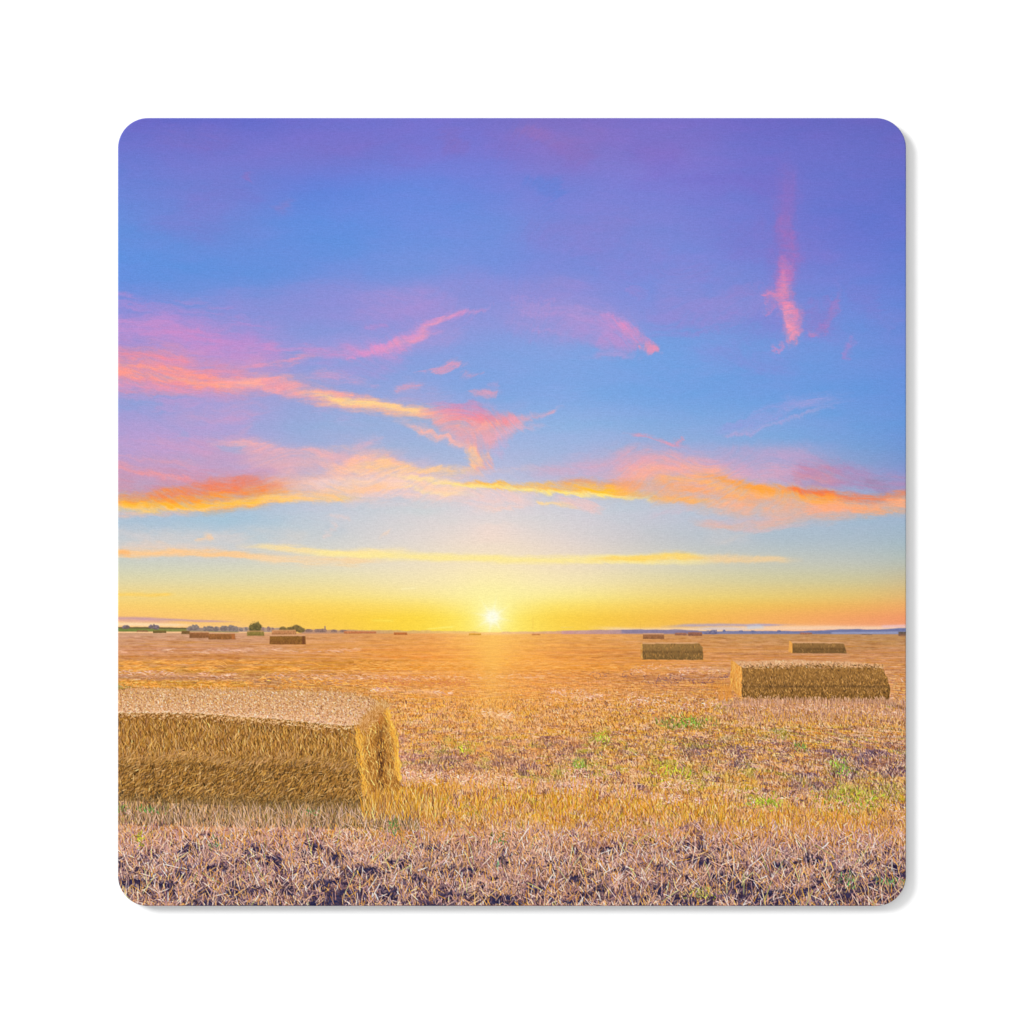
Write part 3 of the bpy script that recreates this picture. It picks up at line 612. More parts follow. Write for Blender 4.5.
# long thin rows
n = 420
y = 640 + 52 * RNG.random(n); x = 90 + 800 * RNG.random(n)
rc = np.array([[198,134,62],[206,138,54],[190,126,84],[226,172,140],[232,180,130],[176,120,76],[212,150,64]], float)
near = np.exp(-((x - 470) / 170) ** 2)[:, None]
c = rc[RNG.integers(0, 7, n)] * (1 - .3 * near) + np.array([240, 158, 72]) * .3 * near
strokes(x, y, 25 + 90 * RNG.random(n), math.pi / 2 + RNG.normal(0, .008, n), c, alpha=.4, w=.9, batches=10)
n = 30000
y = 650 + 78 * RNG.random(n) ** .75; x = P0 + 788 * RNG.random(n)
nearf = np.clip((y - 655) / 50, .12, 1)
strokes(x, y, (1.0 + 3.6 * RNG.random(n)) * (y - 622) / 80, RNG.normal(0, .4, n), straw_cols(x, y, n, .32, .24, .74, .09), alpha=.6 * nearf, w=.75, bend=RNG.normal(0, .15, n), batches=40)
n = 5000
y = 664 + 40 * RNG.random(n); x = P0 + 788 * RNG.random(n)
strokes(x, y, 2 + 6 * RNG.random(n), math.pi / 2 + RNG.normal(0, .12, n), straw_cols(x, y, n, .5, .25, .8, .08), alpha=.5, w=.75, batches=30)
n = 34000
y = 700 + 130 * RNG.random(n) ** .95; x = P0 + 788 * RNG.random(n)
strokes(x, y, (1.5 + 4.2 * RNG.random(n)) * (.55 + (y - 700) / 130), RNG.normal(0, .38, n), straw_cols(x, y, n, .34, .3, .52, .14), alpha=.75, w=.75, bend=RNG.normal(0, .2, n), batches=40)
# matted straws lying about
n = 7000
y = 715 + 125 * RNG.random(n); x = P0 + 788 * RNG.random(n)
strokes(x, y, 2 + 7 * RNG.random(n), RNG.uniform(-1.6, 1.6, n), straw_cols(x, y, n, .5, .3, .6, .1), alpha=.5, w=.7, bend=RNG.normal(0, .2, n), batches=40)
# pale crisp stubble glints
n = 5000
y = 690 + 150 * RNG.random(n) ** .9; x = P0 + 788 * RNG.random(n)
strokes(x, y, (1.5 + 5 * RNG.random(n)) * (.6 + (y - 690) / 150), RNG.normal(0, .3, n), straw_cols(x, y, n, 1, 0), alpha=.6, w=.7, batches=40)

# pale straw lying in windrow lines, and darker gaps beside them
def row(pts, w_, cols, m, L, sp=.35, al=.65):
    ch = np.array(pts, float); t = RNG.random(m) * (len(ch) - 1); i = t.astype(int); fr = t - i
    px = ch[i, 0] * (1 - fr) + ch[i + 1, 0] * fr; py = ch[i, 1] * (1 - fr) + ch[i + 1, 1] * fr + RNG.normal(0, w_, m)
    k = fbm(px / 18, py / 6, 3, 3) > .44
    px, py = px[k], py[k]; m = len(px)
    strokes(px, py, L * (.4 + RNG.random(m)), math.pi / 2 + RNG.normal(0, sp, m), np.array(cols, float)[RNG.integers(0, len(cols), m)] * (1 + RNG.normal(0, .06, (m, 1))), alpha=al, w=.75, bend=RNG.normal(0, .2, m), batches=10)
PALE = [(244,202,170),(232,180,150),(250,214,190),(222,166,138),(206,150,130)]
OR = [(226,156,78),(238,172,96),(212,142,70),(250,190,116)]
DP = [(140,100,104),(120,84,92),(158,116,112),(108,78,88)]
row([(400,776),(480,779),(560,786),(640,792),(700,800)], 4, PALE, 2200, 4, .7)
row([(560,772),(640,783),(720,792),(800,800),(905,812)], 5, PALE, 1800, 4, .8, .55)
row([(118,652),(240,650),(360,651)], 1.2, PALE, 500, 6, .1, .4); row([(118,672),(240,675),(400,678),(560,676)], 1.6, PALE, 900, 4, .3, .45)
row([(366,689),(420,690),(450,692)], 1.2, PALE, 380, 4, .3); row([(480,712),(500,716),(512,718)], 2, PALE, 160, 4, .4)
row([(545,694),(600,698),(700,704),(800,706),(905,712)], 3, PALE, 1500, 3, .9, .55)
row([(630,670),(720,673),(905,678)], 2.4, PALE, 900, 3, .5, .5)
row([(590,676),(640,678),(700,680),(728,678)], 2.4, DP, 420, 3, .8, .5); row([(380,682),(430,684),(470,681)], 2, [(206,132,90),(190,116,84)], 300, 3, .6)
row([(118,663),(250,662),(420,664),(600,663)], 1.2, OR, 900, 7, .08, .5); row([(118,668),(300,669),(640,667)], 1.3, OR, 1100, 7, .08, .5)
row([(250,679),(330,682),(400,686)], 2.2, OR, 500, 4, .4, .6); row([(118,684),(180,685),(250,684)], 2, OR, 500, 4, .4, .6)
row([(700,756),(800,752),(905,760)], 8, DP, 900, 3, 1.2, .55); row([(790,782),(850,786),(905,782)], 6, DP, 500, 3, 1.2, .5)
row([(420,764),(500,762),(580,752)], 7, DP, 700, 3, 1.2, .5); row([(600,746),(700,744),(780,742)], 6, DP, 500, 3, 1.2, .45)
row([(820,838),(860,838),(900,846)], 5, DP, 400, 4, 1.2, .6); row([(780,828),(850,832),(905,838)], 5, PALE, 700, 5, .8, .6)
# golden tufts: upright, dense, drawn over the band
bandc = lambda x: 804 + 30 * np.clip((x - 600) / 300, 0, 1) - 4 * np.clip((600 - x) / 200, 0, 1)
n = 8500
x = 372 + 534 * RNG.random(n); y = bandc(x) + RNG.normal(0, 12, n) + 3
gold = np.array([[218,156,50],[238,180,74],[178,118,48],[204,142,46],[248,204,124],[140,92,62],[214,152,92],[228,170,128],[190,160,60]])
gc = gold[RNG.integers(0, len(gold), n)] + RNG.normal(0, 8, (n, 1))
dens = fbm(x / 16, y / 9, 3, 4)
k = dens > .50 - .04 * (np.abs(y - bandc(x)) < 6)
strokes(x[k], y[k], (3.5 + 7 * RNG.random(n))[k], RNG.normal(.03, .24, n)[k], np.clip(gc, 20, 255)[k], alpha=.62, w=.75, bend=RNG.normal(0, .15, n)[k], batches=40)

# front: tangled straws over dark soil
def tangle(n, y0, y1, L0, L1, spread, cols, alpha, w=.8, seed=0, upright=.4, thin=None):
    x = 112 + 800 * RNG.random(n); y = y0 + (y1 - y0) * RNG.random(n)
    if thin is not None:
        k = RNG.random(n) < thin(x, y); x, y = x[k], y[k]; n = len(x)
    a = np.where(RNG.random(n) < upright, RNG.normal(0, .35, n), RNG.uniform(-spread, spread, n))
    c = cols[RNG.integers(0, len(cols), n)] * (1 + RNG.normal(0, .07, (n, 1)))
    strokes(x, y, L0 + (L1 - L0) * RNG.random(n) ** 1.5, a, np.clip(c, 15, 255), w=w, alpha=alpha, bend=RNG.normal(0, .05, n), batches=50)
pinks = np.array([[212,170,154],[194,150,138],[228,190,172],[178,136,132],[204,154,122],[246,212,198],[164,124,124],[212,162,116]], float)
warm = np.array([[206,152,92],[196,140,80],[222,172,112],[180,126,70],[212,150,60]], float)
dark = np.array([[70,54,72],[88,64,74],[56,46,68],[112,82,84],[86,66,60]], float)
dmap = lambda x, y: np.clip((pick(G, x, y).mean(-1) - 62) / 62, .08, 1)
dm2 = lambda x, y: np.clip((pick(G, x, y).mean(-1) - 62) / 55, .13, 1)
tangle(8000, 832, 915, 2, 6, 1.5, dark, .5, seed=1)
tangle(13000, 828, 912, 2, 8, 1.5, pinks * .86, .6, w=.7, thin=dmap)
tangle(4500, 824, 912, 2.5, 9, 1.3, warm * .96, .6, thin=dmap, upright=.6)
tangle(5200, 836, 918, 1.5, 5, 1.5, dark * .85, .8)
tangle(6500, 830, 918, 3, 13, 1.4, pinks * 1.05, .78, w=.72, thin=dm2)
tangle(1100, 836, 922, 7, 18, .9, pinks * 1.02, .8, w=.74, upright=.15, thin=dm2)
tangle(1100, 836, 918, 6, 15, 1.1, warm * 1.06, .75, w=.75, upright=.6, thin=dm2)
tangle(700, 838, 922, 8, 20, 1.3, pinks * 1.05, .8, w=.78, upright=.3, thin=dm2)
tangle(110, 838, 922, 12, 30, 1.2, np.array([[176,170,110],[206,196,150.],[196,170,150]]), .8, w=.85)
tangle(1300, 820, 862, 4, 14, 1.2, pinks, .6, w=.75, upright=.5)
tangle(700, 812, 850, 4, 14, 1.0, warm, .6, w=.75, upright=.7)
for (px, py, w_, h_, col, m) in [(686,722,22,7,(124,146,66),90),(577,766,10,6,(132,156,76),30),(600,737,8,6,(156,168,66),24),(675,772,20,7,(180,180,66),60),
                      (767,802,18,7,(164,176,64),80),(855,798,32,11,(158,164,68),110),(841,768,10,9,(152,172,80),50),(394,824,6,8,(112,140,78),24),
                      (499,838,6,6,(104,132,84),16),(215,842,6,7,(90,112,86),16),(152,809,16,5,(112,138,76),40),(120,808,8,7,(122,142,70),20),
                      (850,880,9,8,(104,130,84),22),(886,881,16,4,(98,128,84),26),(800,746,6,6,(108,134,70),20),(140,838,5,7,(170,160,60),30),
                      (704,893,14,7,(166,160,80),40),(463,748,8,6,(184,176,70),30),(497,864,3,3,(96,134,100),6)]:
    x = px + RNG.normal(0, w_ * .55, m); y = py + RNG.normal(0, h_ * .5, m) + 2
    c = np.array(col, float)[None] * (1 + RNG.normal(0, .2, (m, 1))) + RNG.normal(0, 6, (m, 3))
    strokes(x, y, 2 + 4 * RNG.random(m), RNG.normal(0, .7, m), np.clip(c, 10, 255), alpha=.75, w=.9, bend=RNG.normal(0, .3, m), batches=3)

n = 6500
y = 700 + 132 * RNG.random(n); x = P0 + 788 * RNG.random(n)
wc = np.array([[232,182,140],[214,156,104],[246,204,170],[156,108,88],[220,164,76],[128,90,90]], float)
strokes(x, y, (1.5 + 4 * RNG.random(n)) * (.5 + (y - 700) / 130), RNG.normal(0, .5, n), wc[RNG.integers(0, 6, n)] * (1 + RNG.normal(0, .08, (n, 1))), alpha=.6, w=.75, bend=RNG.normal(0, .2, n))
# a touch warmer and richer, as printed
wf = (sst(636, 660, Y) * (1 - .6 * sst(835, 860, Y)))[..., None]
mg = img.mean(-1, keepdims=True)
img += ((img - mg) * .08 + np.array([4, 0, -3], np.float32)) * wf
# warm haze of the low sun over the field
a = np.exp(-(np.abs(X - SX) / 17) ** 1.5) * np.exp(-np.clip(Y - 633, 0, 400) / 46) * (Y > 632) * .85
lay((slice(None), slice(None)), a.astype(np.float32), (252,216,104))
a = np.exp(-(np.abs(X - SX) / 105) ** 1.6) * np.exp(-(np.clip(Y - 633, 0, 400) / 90) ** 1.5) * (Y > 632) * .6
lay((slice(None), slice(None)), a.astype(np.float32), (255,180,92))
a = np.exp(-(np.abs(X - SX) / 30) ** 2) * np.exp(-(np.abs(Y - 633.5) / 1.6) ** 2) * .6
lay((slice(None), slice(None)), a.astype(np.float32), (250,206,150))

# ------------------------------------------------------------------ distance: hills, tree line
def band(x0, x1, top, bot, col, op=1, rough=.8, ws=5, f=.5, seed=1, label=None, col2=None):
    """a strip between two y(x) tables with a ragged upper edge"""
    sl = box(x0, x1, min(t[1] for t in top) - 3 - rough, max(t[1] for t in bot) + 3)
    x, y = X[sl], Y[sl]
    t = np.interp(x, [p[0] for p in top], [p[1] for p in top]) - rough * 2 * (fbm(x / ws, x * 0 + 3, seed, 3) - .35)
    b = np.interp(x, [p[0] for p in bot], [p[1] for p in bot])
    a = sst(-f, f, y - t) * sst(-f, f, b - y) * sst(x0, x0 + 3, x) * sst(x1, x1 - 3, x) * op
    c = np.asarray(col, np.float32)
    if col2 is not None:
        k = sst(x0, x1, x)[..., None]; c = c * (1 - k) + np.asarray(col2, np.float32) * k
    c = c * (1 + .12 * (fbm(x / 2.5, y / 1.4, seed + 3, 3) - .5)[..., None])
    img[sl] += (c - img[sl]) * a[..., None]
    if label is not None: lab[sl][a > .5] = label
L_TREES, L_HILLS = 2, 3
band(560, 720, [(560,631),(600,630),(640,629.8),(690,630.5),(720,632)], [(560,634),(720,634)], (196,148,158), .85, .4, 9, label=L_HILLS, col2=(120,116,152))
band(620, 700, [(620,630),(640,629.4),(660,630),(680,629.6),(700,631)], [(620,633.2),(700,633)], (136,124,152), .8, .5, 7, seed=2)
band(700, 912, [(700,631.5),(760,631),(800,631.2),(830,630),(850,629.2),(880,629.5),(906,628)], [(700,634),(912,634)], (124,126,164), .95, .5, 8, seed=3, label=L_HILLS, col2=(104,114,160))
band(830, 912, [(830,632.2),(906,631.2)], [(830,634),(912,634)], (164,166,196), .7, .2, 8, seed=4)
band(300, 480, [(300,630),(400,630.6),(480,631.6)], [(300,633.5),(480,633.5)], (170,128,122), .8, .9, 5, seed=5, label=L_TREES, col2=(238,190,120))
band(500, 575, [(500,632),(575,631)], [(500,633.6),(575,633.8)], (236,188,140), .7, .5, 6, seed=6, label=L_HILLS, col2=(205,150,150))
band(112, 240, [(118,627.6),(180,628),(240,630)], [(118,631.6),(185,631.6),(240,632.6)], (120,132,66), 1, .3, 6, seed=7, label=L_TREES, col2=(150,140,84))
band(112, 232, [(118,626.8),(180,627.6),(232,629.4)], [(118,628.4),(180,629.2),(232,630.6)], (104,92,62), .85, .5, 5, seed=8, label=L_TREES)
band(185, 282, [(185,628),(232,627.5),(282,628)], [(185,631),(282,632.5)], (164,140,134), .8, 1.0, 4, seed=9, label=L_TREES)
def crown(x, y, rx, ry, col, dark, m=60, label=L_TREES):
    sl = box(x - rx - 3, x + rx + 3, y - ry - 3, y + ry + 3)
    xx, yy = X[sl], Y[sl]
    dd = np.hypot((xx - x) / rx, (yy - y) / ry) + .55 * (fbm(xx / 2.2, yy / 2.0, int(x) % 40, 3) - .5)
    a = sst(1.12, .82, dd) * sst(.6, -.6, yy - (y + ry * .85))
    k = sst(.3, .7, fbm(xx / 1.8, yy / 1.5, int(x) % 31, 3) + (yy - y) / ry * .15)[..., None]
    c = np.asarray(col, np.float32) * (1 - k) + np.asarray(dark, np.float32) * k
    img[sl] += (c - img[sl]) * a[..., None]
    lab[sl][a > .5] = label
BL, BD = (148,132,124), (122,108,104)
for (x, y, rx, ry) in [(126,627.2,4,2.2),(151,627,2.4,2.2),(156,627.4,3.4,2.6),(154,625.8,1,2)]: crown(x, y, rx, ry, (136,118,128), (112,96,92))
for (x, y, rx, ry) in [(190,628.5,2.5,2.6),(195,627.8,4.2,3.2),(205,629,2.2,2.6),(210,628.6,4.6,3),(216,629,2.6,3),(224,628.6,4,3.2),(231,628.4,4.6,3.4),(236,629,2.6,3),(241,629.6,2,2),(246,629,1.5,2)]: crown(x, y, rx, ry, BL, BD)
crown(255.5, 628, 6.8, 6.0, (124,108,62), (92,84,52))
for (x, y, rx, ry) in [(263,629.8,1.6,2.5),(268.6,629.2,2,3),(273,630,1.6,2.6)]: crown(x, y, rx, ry, (160,128,120), (130,108,100))
for (x, y, rx, ry) in [(283,630,4,3.2),(290,629.8,4,3),(296,628.6,5,4),(301,630,4,3.2)]: crown(x, y, rx, ry, (136,114,66), (108,90,56))
for (x, y, rx, ry) in [(309,630.6,4,1.8),(318,630.6,4,2),(325,629.2,.9,3.4),(323,630.6,4,2),(334,631,3,1.6),(343,631,4,1.5)]: crown(x, y, rx, ry, (158,124,112), (130,104,96))
for (x, y, rx, ry) in [(708,632.6,3.6,1.8),(713,632.4,4,2.4),(716,632,1,2.6)]: crown(x, y, rx, ry, (130,124,150), (106,100,130))
for (x, y, rx, ry) in [(724,631,1.6,1.4),(741,631.4,2,1.2),(779,631.2,2.4,1.3),(753,631.6,3,1.1)]: crown(x, y, rx, ry, (122,122,158), (110,112,150), label=L_HILLS)
for px, y0, y1 in ((533, 617, 630), (640.5, 621, 630), (730.5, 617, 626)):
    strokes([px], [y1], y1 - y0, 0, (214,160,70), alpha=.35, w=.7, batches=1)

# ------------------------------------------------------------------ bales
bales = {}
NEXT = [10]
def new_label(note):
    k = NEXT[0]; NEXT[0] += 1; bales[k] = note; return k
def region_mask(pts, f=.6, warp=.6, ws=3, seed=2):
    m = np.zeros((N, N), np.float32)
    xs = [p[0] for p in pts]; ys = [p[1] for p in pts]
    sl = box(min(xs) - 4, max(xs) + 4, min(ys) - 4, max(ys) + 4)
    x, y = X[sl], Y[sl]
    wx = x + warp * 2 * (fbm(x / ws, y / ws, seed) - .5); wy = y + warp * 2 * (fbm(x / ws, y / ws, seed + 4) - .5)
    m[sl] = sst(f, -f, poly_sd(pts, wx, wy))
    return m
def fill(m, col, col2=None, y0=0, y1=1, op=1):
    c = np.asarray(col, np.float32)
    if col2 is not None:
        k = sst(y0, y1, Y)[..., None]; c = c * (1 - k) + np.asarray(col2, np.float32) * k
    img[:] += (c - img) * (m * op)[..., None]
def hatch(m, bx, n, L, spread, cols, alpha=.6, w=.8, a0=0.0, bend=.08, batches=20):
    x = RNG.uniform(bx[0], bx[1], n); y = RNG.uniform(bx[2], bx[3], n)
    c = np.asarray(cols, float)[RNG.integers(0, len(cols), n)] * (1 + RNG.normal(0, .08, (n, 1)))
    strokes(x, y, L[0] + (L[1] - L[0]) * RNG.random(n), a0 + RNG.normal(0, spread, n), np.clip(c, 10, 255), w=w, alpha=alpha,
            bend=RNG.normal(0, bend, n), mask=m, batches=batches)

def small(x0, y0, x1, y1, col, note, top=None, end=None, bot=None):
    k = new_label(note)
    m = region_mask([(x0, y0), (x1, y0 + .1), (x1 + .3, y1), (x0 - .2, y1)], f=.45, warp=.25)
    if top is not None:
        fill(region_mask([(x0 + .3, y0 - 1.2), (x1 - .5, y0 - 1.2), (x1, y0 + .3), (x0, y0 + .3)], f=.5, warp=.2), top, op=.85)
    fill(m, col, bot if bot is not None else tuple(c * .85 for c in col), y0, y1)
    hatch(m, (x0, x1, y0, y1 + 1), max(12, int((x1 - x0) * (y1 - y0) * 1.2)), (.8, 2.2), .6, [tuple(c * f for c in col) for f in (.75, .9, 1.1, 1.25)], alpha=.4, w=.7, batches=2)
    if end is not None:
        fill(region_mask([(end[0], y0 + .2), (end[1], y0 + .1), (end[1], y1), (end[0], y1)], f=.4, warp=.1), end[2], op=.8)
    lab[m > .5] = k
small(137,630.2,148,631.8,(150,112,74),'tiny far bale on the green edge of the field, leftmost of all')
small(153,630.4,166,633.0,(126,104,58),'tiny dark far bale, second from the left edge')
small(181.5,630.8,190,634.0,(134,100,60),'tiny far bale touching the left end of the pair')
small(247,631.8,264,635.8,(150,128,66),'small olive far bale below the round tree',top=(196,150,96))
small(272,631.0,296,634.6,(196,134,88),'far bale half hidden behind the nearer bale right of the round tree',top=(216,156,104))
small(189.5,632.6,209,638.0,(156,102,62),'left one of two far bales end to end',top=(214,160,120))
small(208.7,633.8,235,639.4,(160,104,58),'right one of two far bales end to end',top=(214,160,120),end=(231.5,235,(186,112,62)))
small(269.6,636.0,305.5,644.4,(142,98,46),'brown bale standing clear, right of the round tree',top=(226,170,130),end=(302.2,304.6,(116,68,44)),bot=(134,84,48))
small(344,631.2,361,633.6,(212,130,82),'faint orange far bale left of the sun')
small(360,631.4,376,633.4,(206,126,84),'faint far bale, second left of the sun')
small(394,632.4,407,634.8,(202,118,62),'faint far bale, nearest the sun on its left')
small(469,633.4,481,635.2,(232,166,62),'glowing far bale just under the sun')
small(532,633.6,540,635.2,(222,146,82),'glowing far bale right of the sun')
small(643,634.4,664,639.0,(164,110,72),'reddish small far bale above the middle bale',top=(216,166,130))
small(675,632.8,686.5,635.4,(166,112,90),'far bale, left of two by the hills')
small(688,632.2,702,635.8,(156,104,84),'far bale, right of two by the hills')
small(800,632.6,812,634.4,(170,116,98),'far bale on the horizon above the small right bale')
small(862,634.0,872,635.0,(160,124,100),'thin far bale near the right edge')
small(898.5,631.6,910,635.8,(104,92,84),'dark far bale cut by the right edge',bot=(140,96,72))

def medium(front, end, top, note, base, crease, bx, n, lit=(236,168,84)):
    k = new_label(note)
    big = bx[1] - bx[0] > 100; wq = 1.5 if big else .6
    mt = region_mask(top, f=1.0 if big else .7, warp=wq, ws=6); me = region_mask(end, f=.8 if big else .5, warp=wq, ws=4); mf = region_mask(front, f=.9 if big else .6, warp=wq, ws=4)
    fill(mt, (222,170,124), op=.9)
    fill(mf, base, tuple(c * .82 for c in base), bx[2], bx[3])
    hatch(mf, (bx[0] - 2, bx[1] + 2, bx[2], bx[3] + 4), n, (1.2, 3.4), .5, [(206,154,84),(180,128,64),(130,90,50),(98,70,42),(160,114,62),(190,140,84)], alpha=.55, w=.75)
    if big:
        hatch(mt, (732,884,659,671), 900, (1, 3), 1.3, [(246,200,150),(226,170,118),(206,146,92),(190,134,96),(250,210,166)], alpha=.6, w=.75, batches=8)
        xx = RNG.uniform(738, 884, 420); yy = np.interp(xx, [742,780,820,860,881], [667.6,666.2,665.2,666.6,667]) + RNG.normal(0, 1.0, 420)
        strokes(xx, yy, 1 + 2.4 * RNG.random(420), RNG.normal(0, 1.0, 420), np.array([[236,184,128],[130,92,54],[206,152,92],[100,70,44]])[RNG.integers(0, 4, 420)], alpha=.6, w=.75, batches=6)
    sl = box(bx[0], bx[1], crease - 3, crease + 3)
    a = np.exp(-((Y[sl] - crease - .8 * (fbm(X[sl] / 8, Y[sl] * 0, 4, 3) - .5)) / 1.2) ** 2) * (.35 * fbm(X[sl] / 6, Y[sl] / 3, 8, 3) + .08) * mf[sl]
    lay(sl, a, (74,52,34))
    fill(me, lit)
    ex = [p[0] for p in end]; ey = [p[1] for p in end]
    hatch(me, (min(ex), max(ex), min(ey), max(ey) + 3), int(n * .1), (2, 5), .3, [(248,178,84),(228,150,66),(208,132,56),(250,190,104)], alpha=.45, w=.75, batches=5)
    u = np.maximum(np.maximum(mt, me), mf)
    lab[u > .5] = k
    return mf, me, mt
# small right bale
medium([(792,643),(844,643.5),(846.8,653.6),(792,653)], [(789,641),(792.3,642.6),(792.3,653),(788.6,652)], [(790,641.6),(843,642.3),(844,643.8),(792,643.4)],
       'short bale with a lit left end, behind the long right bale', (150,110,64), 649, (792,846,643,653), 160)
poly([(790,653.5),(848,653.5),(846,655.2),(792,655)], (212,158,120), .5, f=.8)
# middle bale
medium([(642,643.8),(699,643.6),(702.8,647),(703.2,659.8),(642,659.6)], [(641.2,643.4),(642.6,643.8),(642.6,659.4),(640.8,658)], [(643,642.4),(697,642.4),(700,644),(642,644)],
       'middle bale standing alone right of the sun', (154,116,66), 652, (642,703,644,660), 420, lit=(180,132,80))
# long right bale
poly([(880,698),(908,708),(908,712),(884,703)], (128,92,72), .55, f=1.5, warp=1, ws=4)
medium([(741.5,667.6),(780,666.2),(820,665.2),(860,666.6),(881,667),(886,676),(890,687),(888.5,700.5),(860,701.5),(830,700.5),(790,699.5),(758,699),(741,697)],
       [(731.5,660.5),(735,662),(740,666.5),(742,668),(741.6,697),(736,693),(729.6,689)], [(734,661.5),(790,660),(850,661.5),(879,665),(884,668),(741,668.5)],
       'long golden bale with a lit left end on the right', (158,112,58), 686.5, (738,892,665,704), 4200)
fill(region_mask([(729,662),(742,668),(742,699),(728,690)], f=2, warp=1, ws=4) * sst(668, 695, Y), (206,140,74), op=.35)
n = 700
x = RNG.uniform(740, 892, n); y = 699.5 + RNG.random(n) * 5
strokes(x, y, 1.5 + 4.5 * RNG.random(n), RNG.normal(0, .45, n), np.array([[206,156,116],[176,126,84],[226,176,136],[150,108,70]])[RNG.integers(0, 4, n)], alpha=.6, w=.75, batches=10)
# stubble in front of it
n = 1500
x = RNG.uniform(722, 908, n); y = 703 + RNG.random(n) ** 1.6 * 20
strokes(x, y, 2 + 5 * RNG.random(n), RNG.normal(0, .2, n), np.clip(np.array([[206,152,120],[222,172,140],[190,136,96],[170,122,100]])[RNG.integers(0, 4, n)] + RNG.normal(0, 8, (n, 1)), 0, 255), alpha=.6, w=.75)
n = 120
strokes(RNG.uniform(718, 732, n), RNG.uniform(688, 702, n), 3 + 4 * RNG.random(n), RNG.normal(.1, .3, n), np.array([222,148,70]) + RNG.normal(0, 12, (n, 1)), alpha=.6, w=.75)

# ---- the big bale, left ----
kb = new_label('big near bale of golden straw cut by the left edge')
TOP = [(110,691),(160,689.5),(230,690),(300,690.5),(345,693),(372,698),(383,704.5),(372,712),(359,727),(340,727.5),(321,725.8),(278,721),(240,719),(227,718),(201,715),(110,714.5)]
FRONT = [(110,713),(201,713.5),(227,716.5),(278,719.4),(321,724),(345,726),(359,725.5),(361,745),(362,770),(366,795),(372,812),(330,812),(250,806),(180,803),(110,800)]
SIDE = [(358.5,726),(366,716),(374,708),(381,705),(386,709),(391.5,725),(396.5,740),(397.5,753),(398,766),(399,776),(400,788),(392,801),(372,812),(366,797),(361.5,770),(360,745)]
mt = region_mask(TOP, f=1.4, warp=2.2, ws=7); mf = region_mask(FRONT, f=1.0, warp=1.0, ws=3); ms = region_mask(SIDE, f=1.0, warp=1.8, ws=6)
fill(mt, (216,164,110), (232,180,138), 692, 722)
cols_top = [(238,186,142),(250,208,170),(212,152,88),(178,118,74),(226,166,112),(200,146,120),(244,194,132),(156,102,70),(216,156,66)]
hatch(mt, (112,386,690,732), 8500, (1, 3.2), 1.3, cols_top, alpha=.7, w=.75, batches=40)
hatch(mt, (112,386,690,732), 1400, (1, 3), 1.4, [(252,220,186),(255,226,196),(248,206,160)], alpha=.65, w=.75, batches=20)
hatch(mt, (112,386,692,716), 1200, (1, 3), 1.2, [(170,116,80),(190,130,90)], alpha=.5, w=.75, batches=10)
n = 600
x = RNG.uniform(112, 384, n); yt = np.interp(x, [110,160,230,300,345,372,383], [691,689.5,690,690.5,693,698,704.5])
strokes(x, yt + RNG.normal(1.2, 1.5, n), 1.5 + 3 * RNG.random(n), RNG.normal(.2, .9, n), np.array([[222,168,112],[200,150,84],[240,192,146],[180,128,80]])[RNG.integers(0, 4, n)], alpha=.6, w=.75)
# front face
fill(mf, (160,118,54), (120,92,50), 724, 806)
shade = mf * (0.5 + 0.9 * (fbm(X / 9, Y / 16, 6, 4) - .5))
fill(mf, (126,90,48), op=1); fill(shade * .9, (172,124,64), (142,106,58), 740, 800)
warmr = mf * sst(300, 350, X) * .5; fill(warmr, (186,134,70))
up = [(200,152,72),(182,134,60),(158,112,52),(212,168,98),(134,94,50),(106,78,46),(196,146,90),(166,128,62),(176,132,100)]
lo = [(196,150,78),(184,142,72),(158,116,54),(136,100,50),(198,158,98),(104,78,46),(86,66,44),(172,130,76),(160,128,100)]
gk = [(208,170,124),(186,146,108),(200,156,98)]
m_up = mf * sst(766, 756, Y); m_lo = mf * sst(752, 762, Y)
hatch(m_up, (112,368,718,772), 13000, (2, 7), .26, up, alpha=.62, w=.7, a0=.05, batches=30)
hatch(m_up, (112,368,722,772), 1100, (1.5, 5), .4, [(80,58,32),(64,50,32),(96,66,40)], alpha=.65, w=.8, batches=20)
hatch(m_up, (112,368,722,770), 1100, (3, 10), .38, [(226,184,104),(214,170,110),(232,196,130),(210,178,140)], alpha=.7, w=.7, batches=20)
hatch(m_lo, (112,372,756,816), 12000, (2, 6.5), .42, lo, alpha=.62, w=.7, a0=.7, batches=30)
hatch(m_lo, (112,372,764,812), 1000, (2, 5), .5, [(64,54,34),(52,44,32),(80,62,38)], alpha=.7, w=.8, a0=.5, batches=20)
hatch(m_lo, (112,372,758,812), 900, (3, 10), .45, [(214,172,96),(200,160,104),(224,190,140)], alpha=.7, w=.7, a0=.8, batches=20)
# rumpled pale ledge where the two flakes meet
n = 520
x = RNG.uniform(112, 350, n); y = 757 + 3.5 * np.sin(x / 17.) + .035 * (x - 118) + RNG.normal(0, 3, n)
c = np.array(gk)[RNG.integers(0, 3, n)] * (1 + RNG.normal(0, .1, (n, 1)))
strokes(x, y, 2 + 6 * RNG.random(n), RNG.normal(.8, .5, n), np.clip(c, 0, 255), alpha=.6, w=.75, mask=mf)
n = 220
x = RNG.uniform(112, 360, n); y = 766 + 3.5 * np.sin(x / 17.) + .035 * (x - 118) + RNG.normal(0, 3, n)
strokes(x, y, 2 + 4 * RNG.random(n), RNG.normal(.8, .5, n), np.array([104,78,44]) * (1 + RNG.normal(0, .12, (n, 1))), alpha=.5, w=.75, mask=mf)
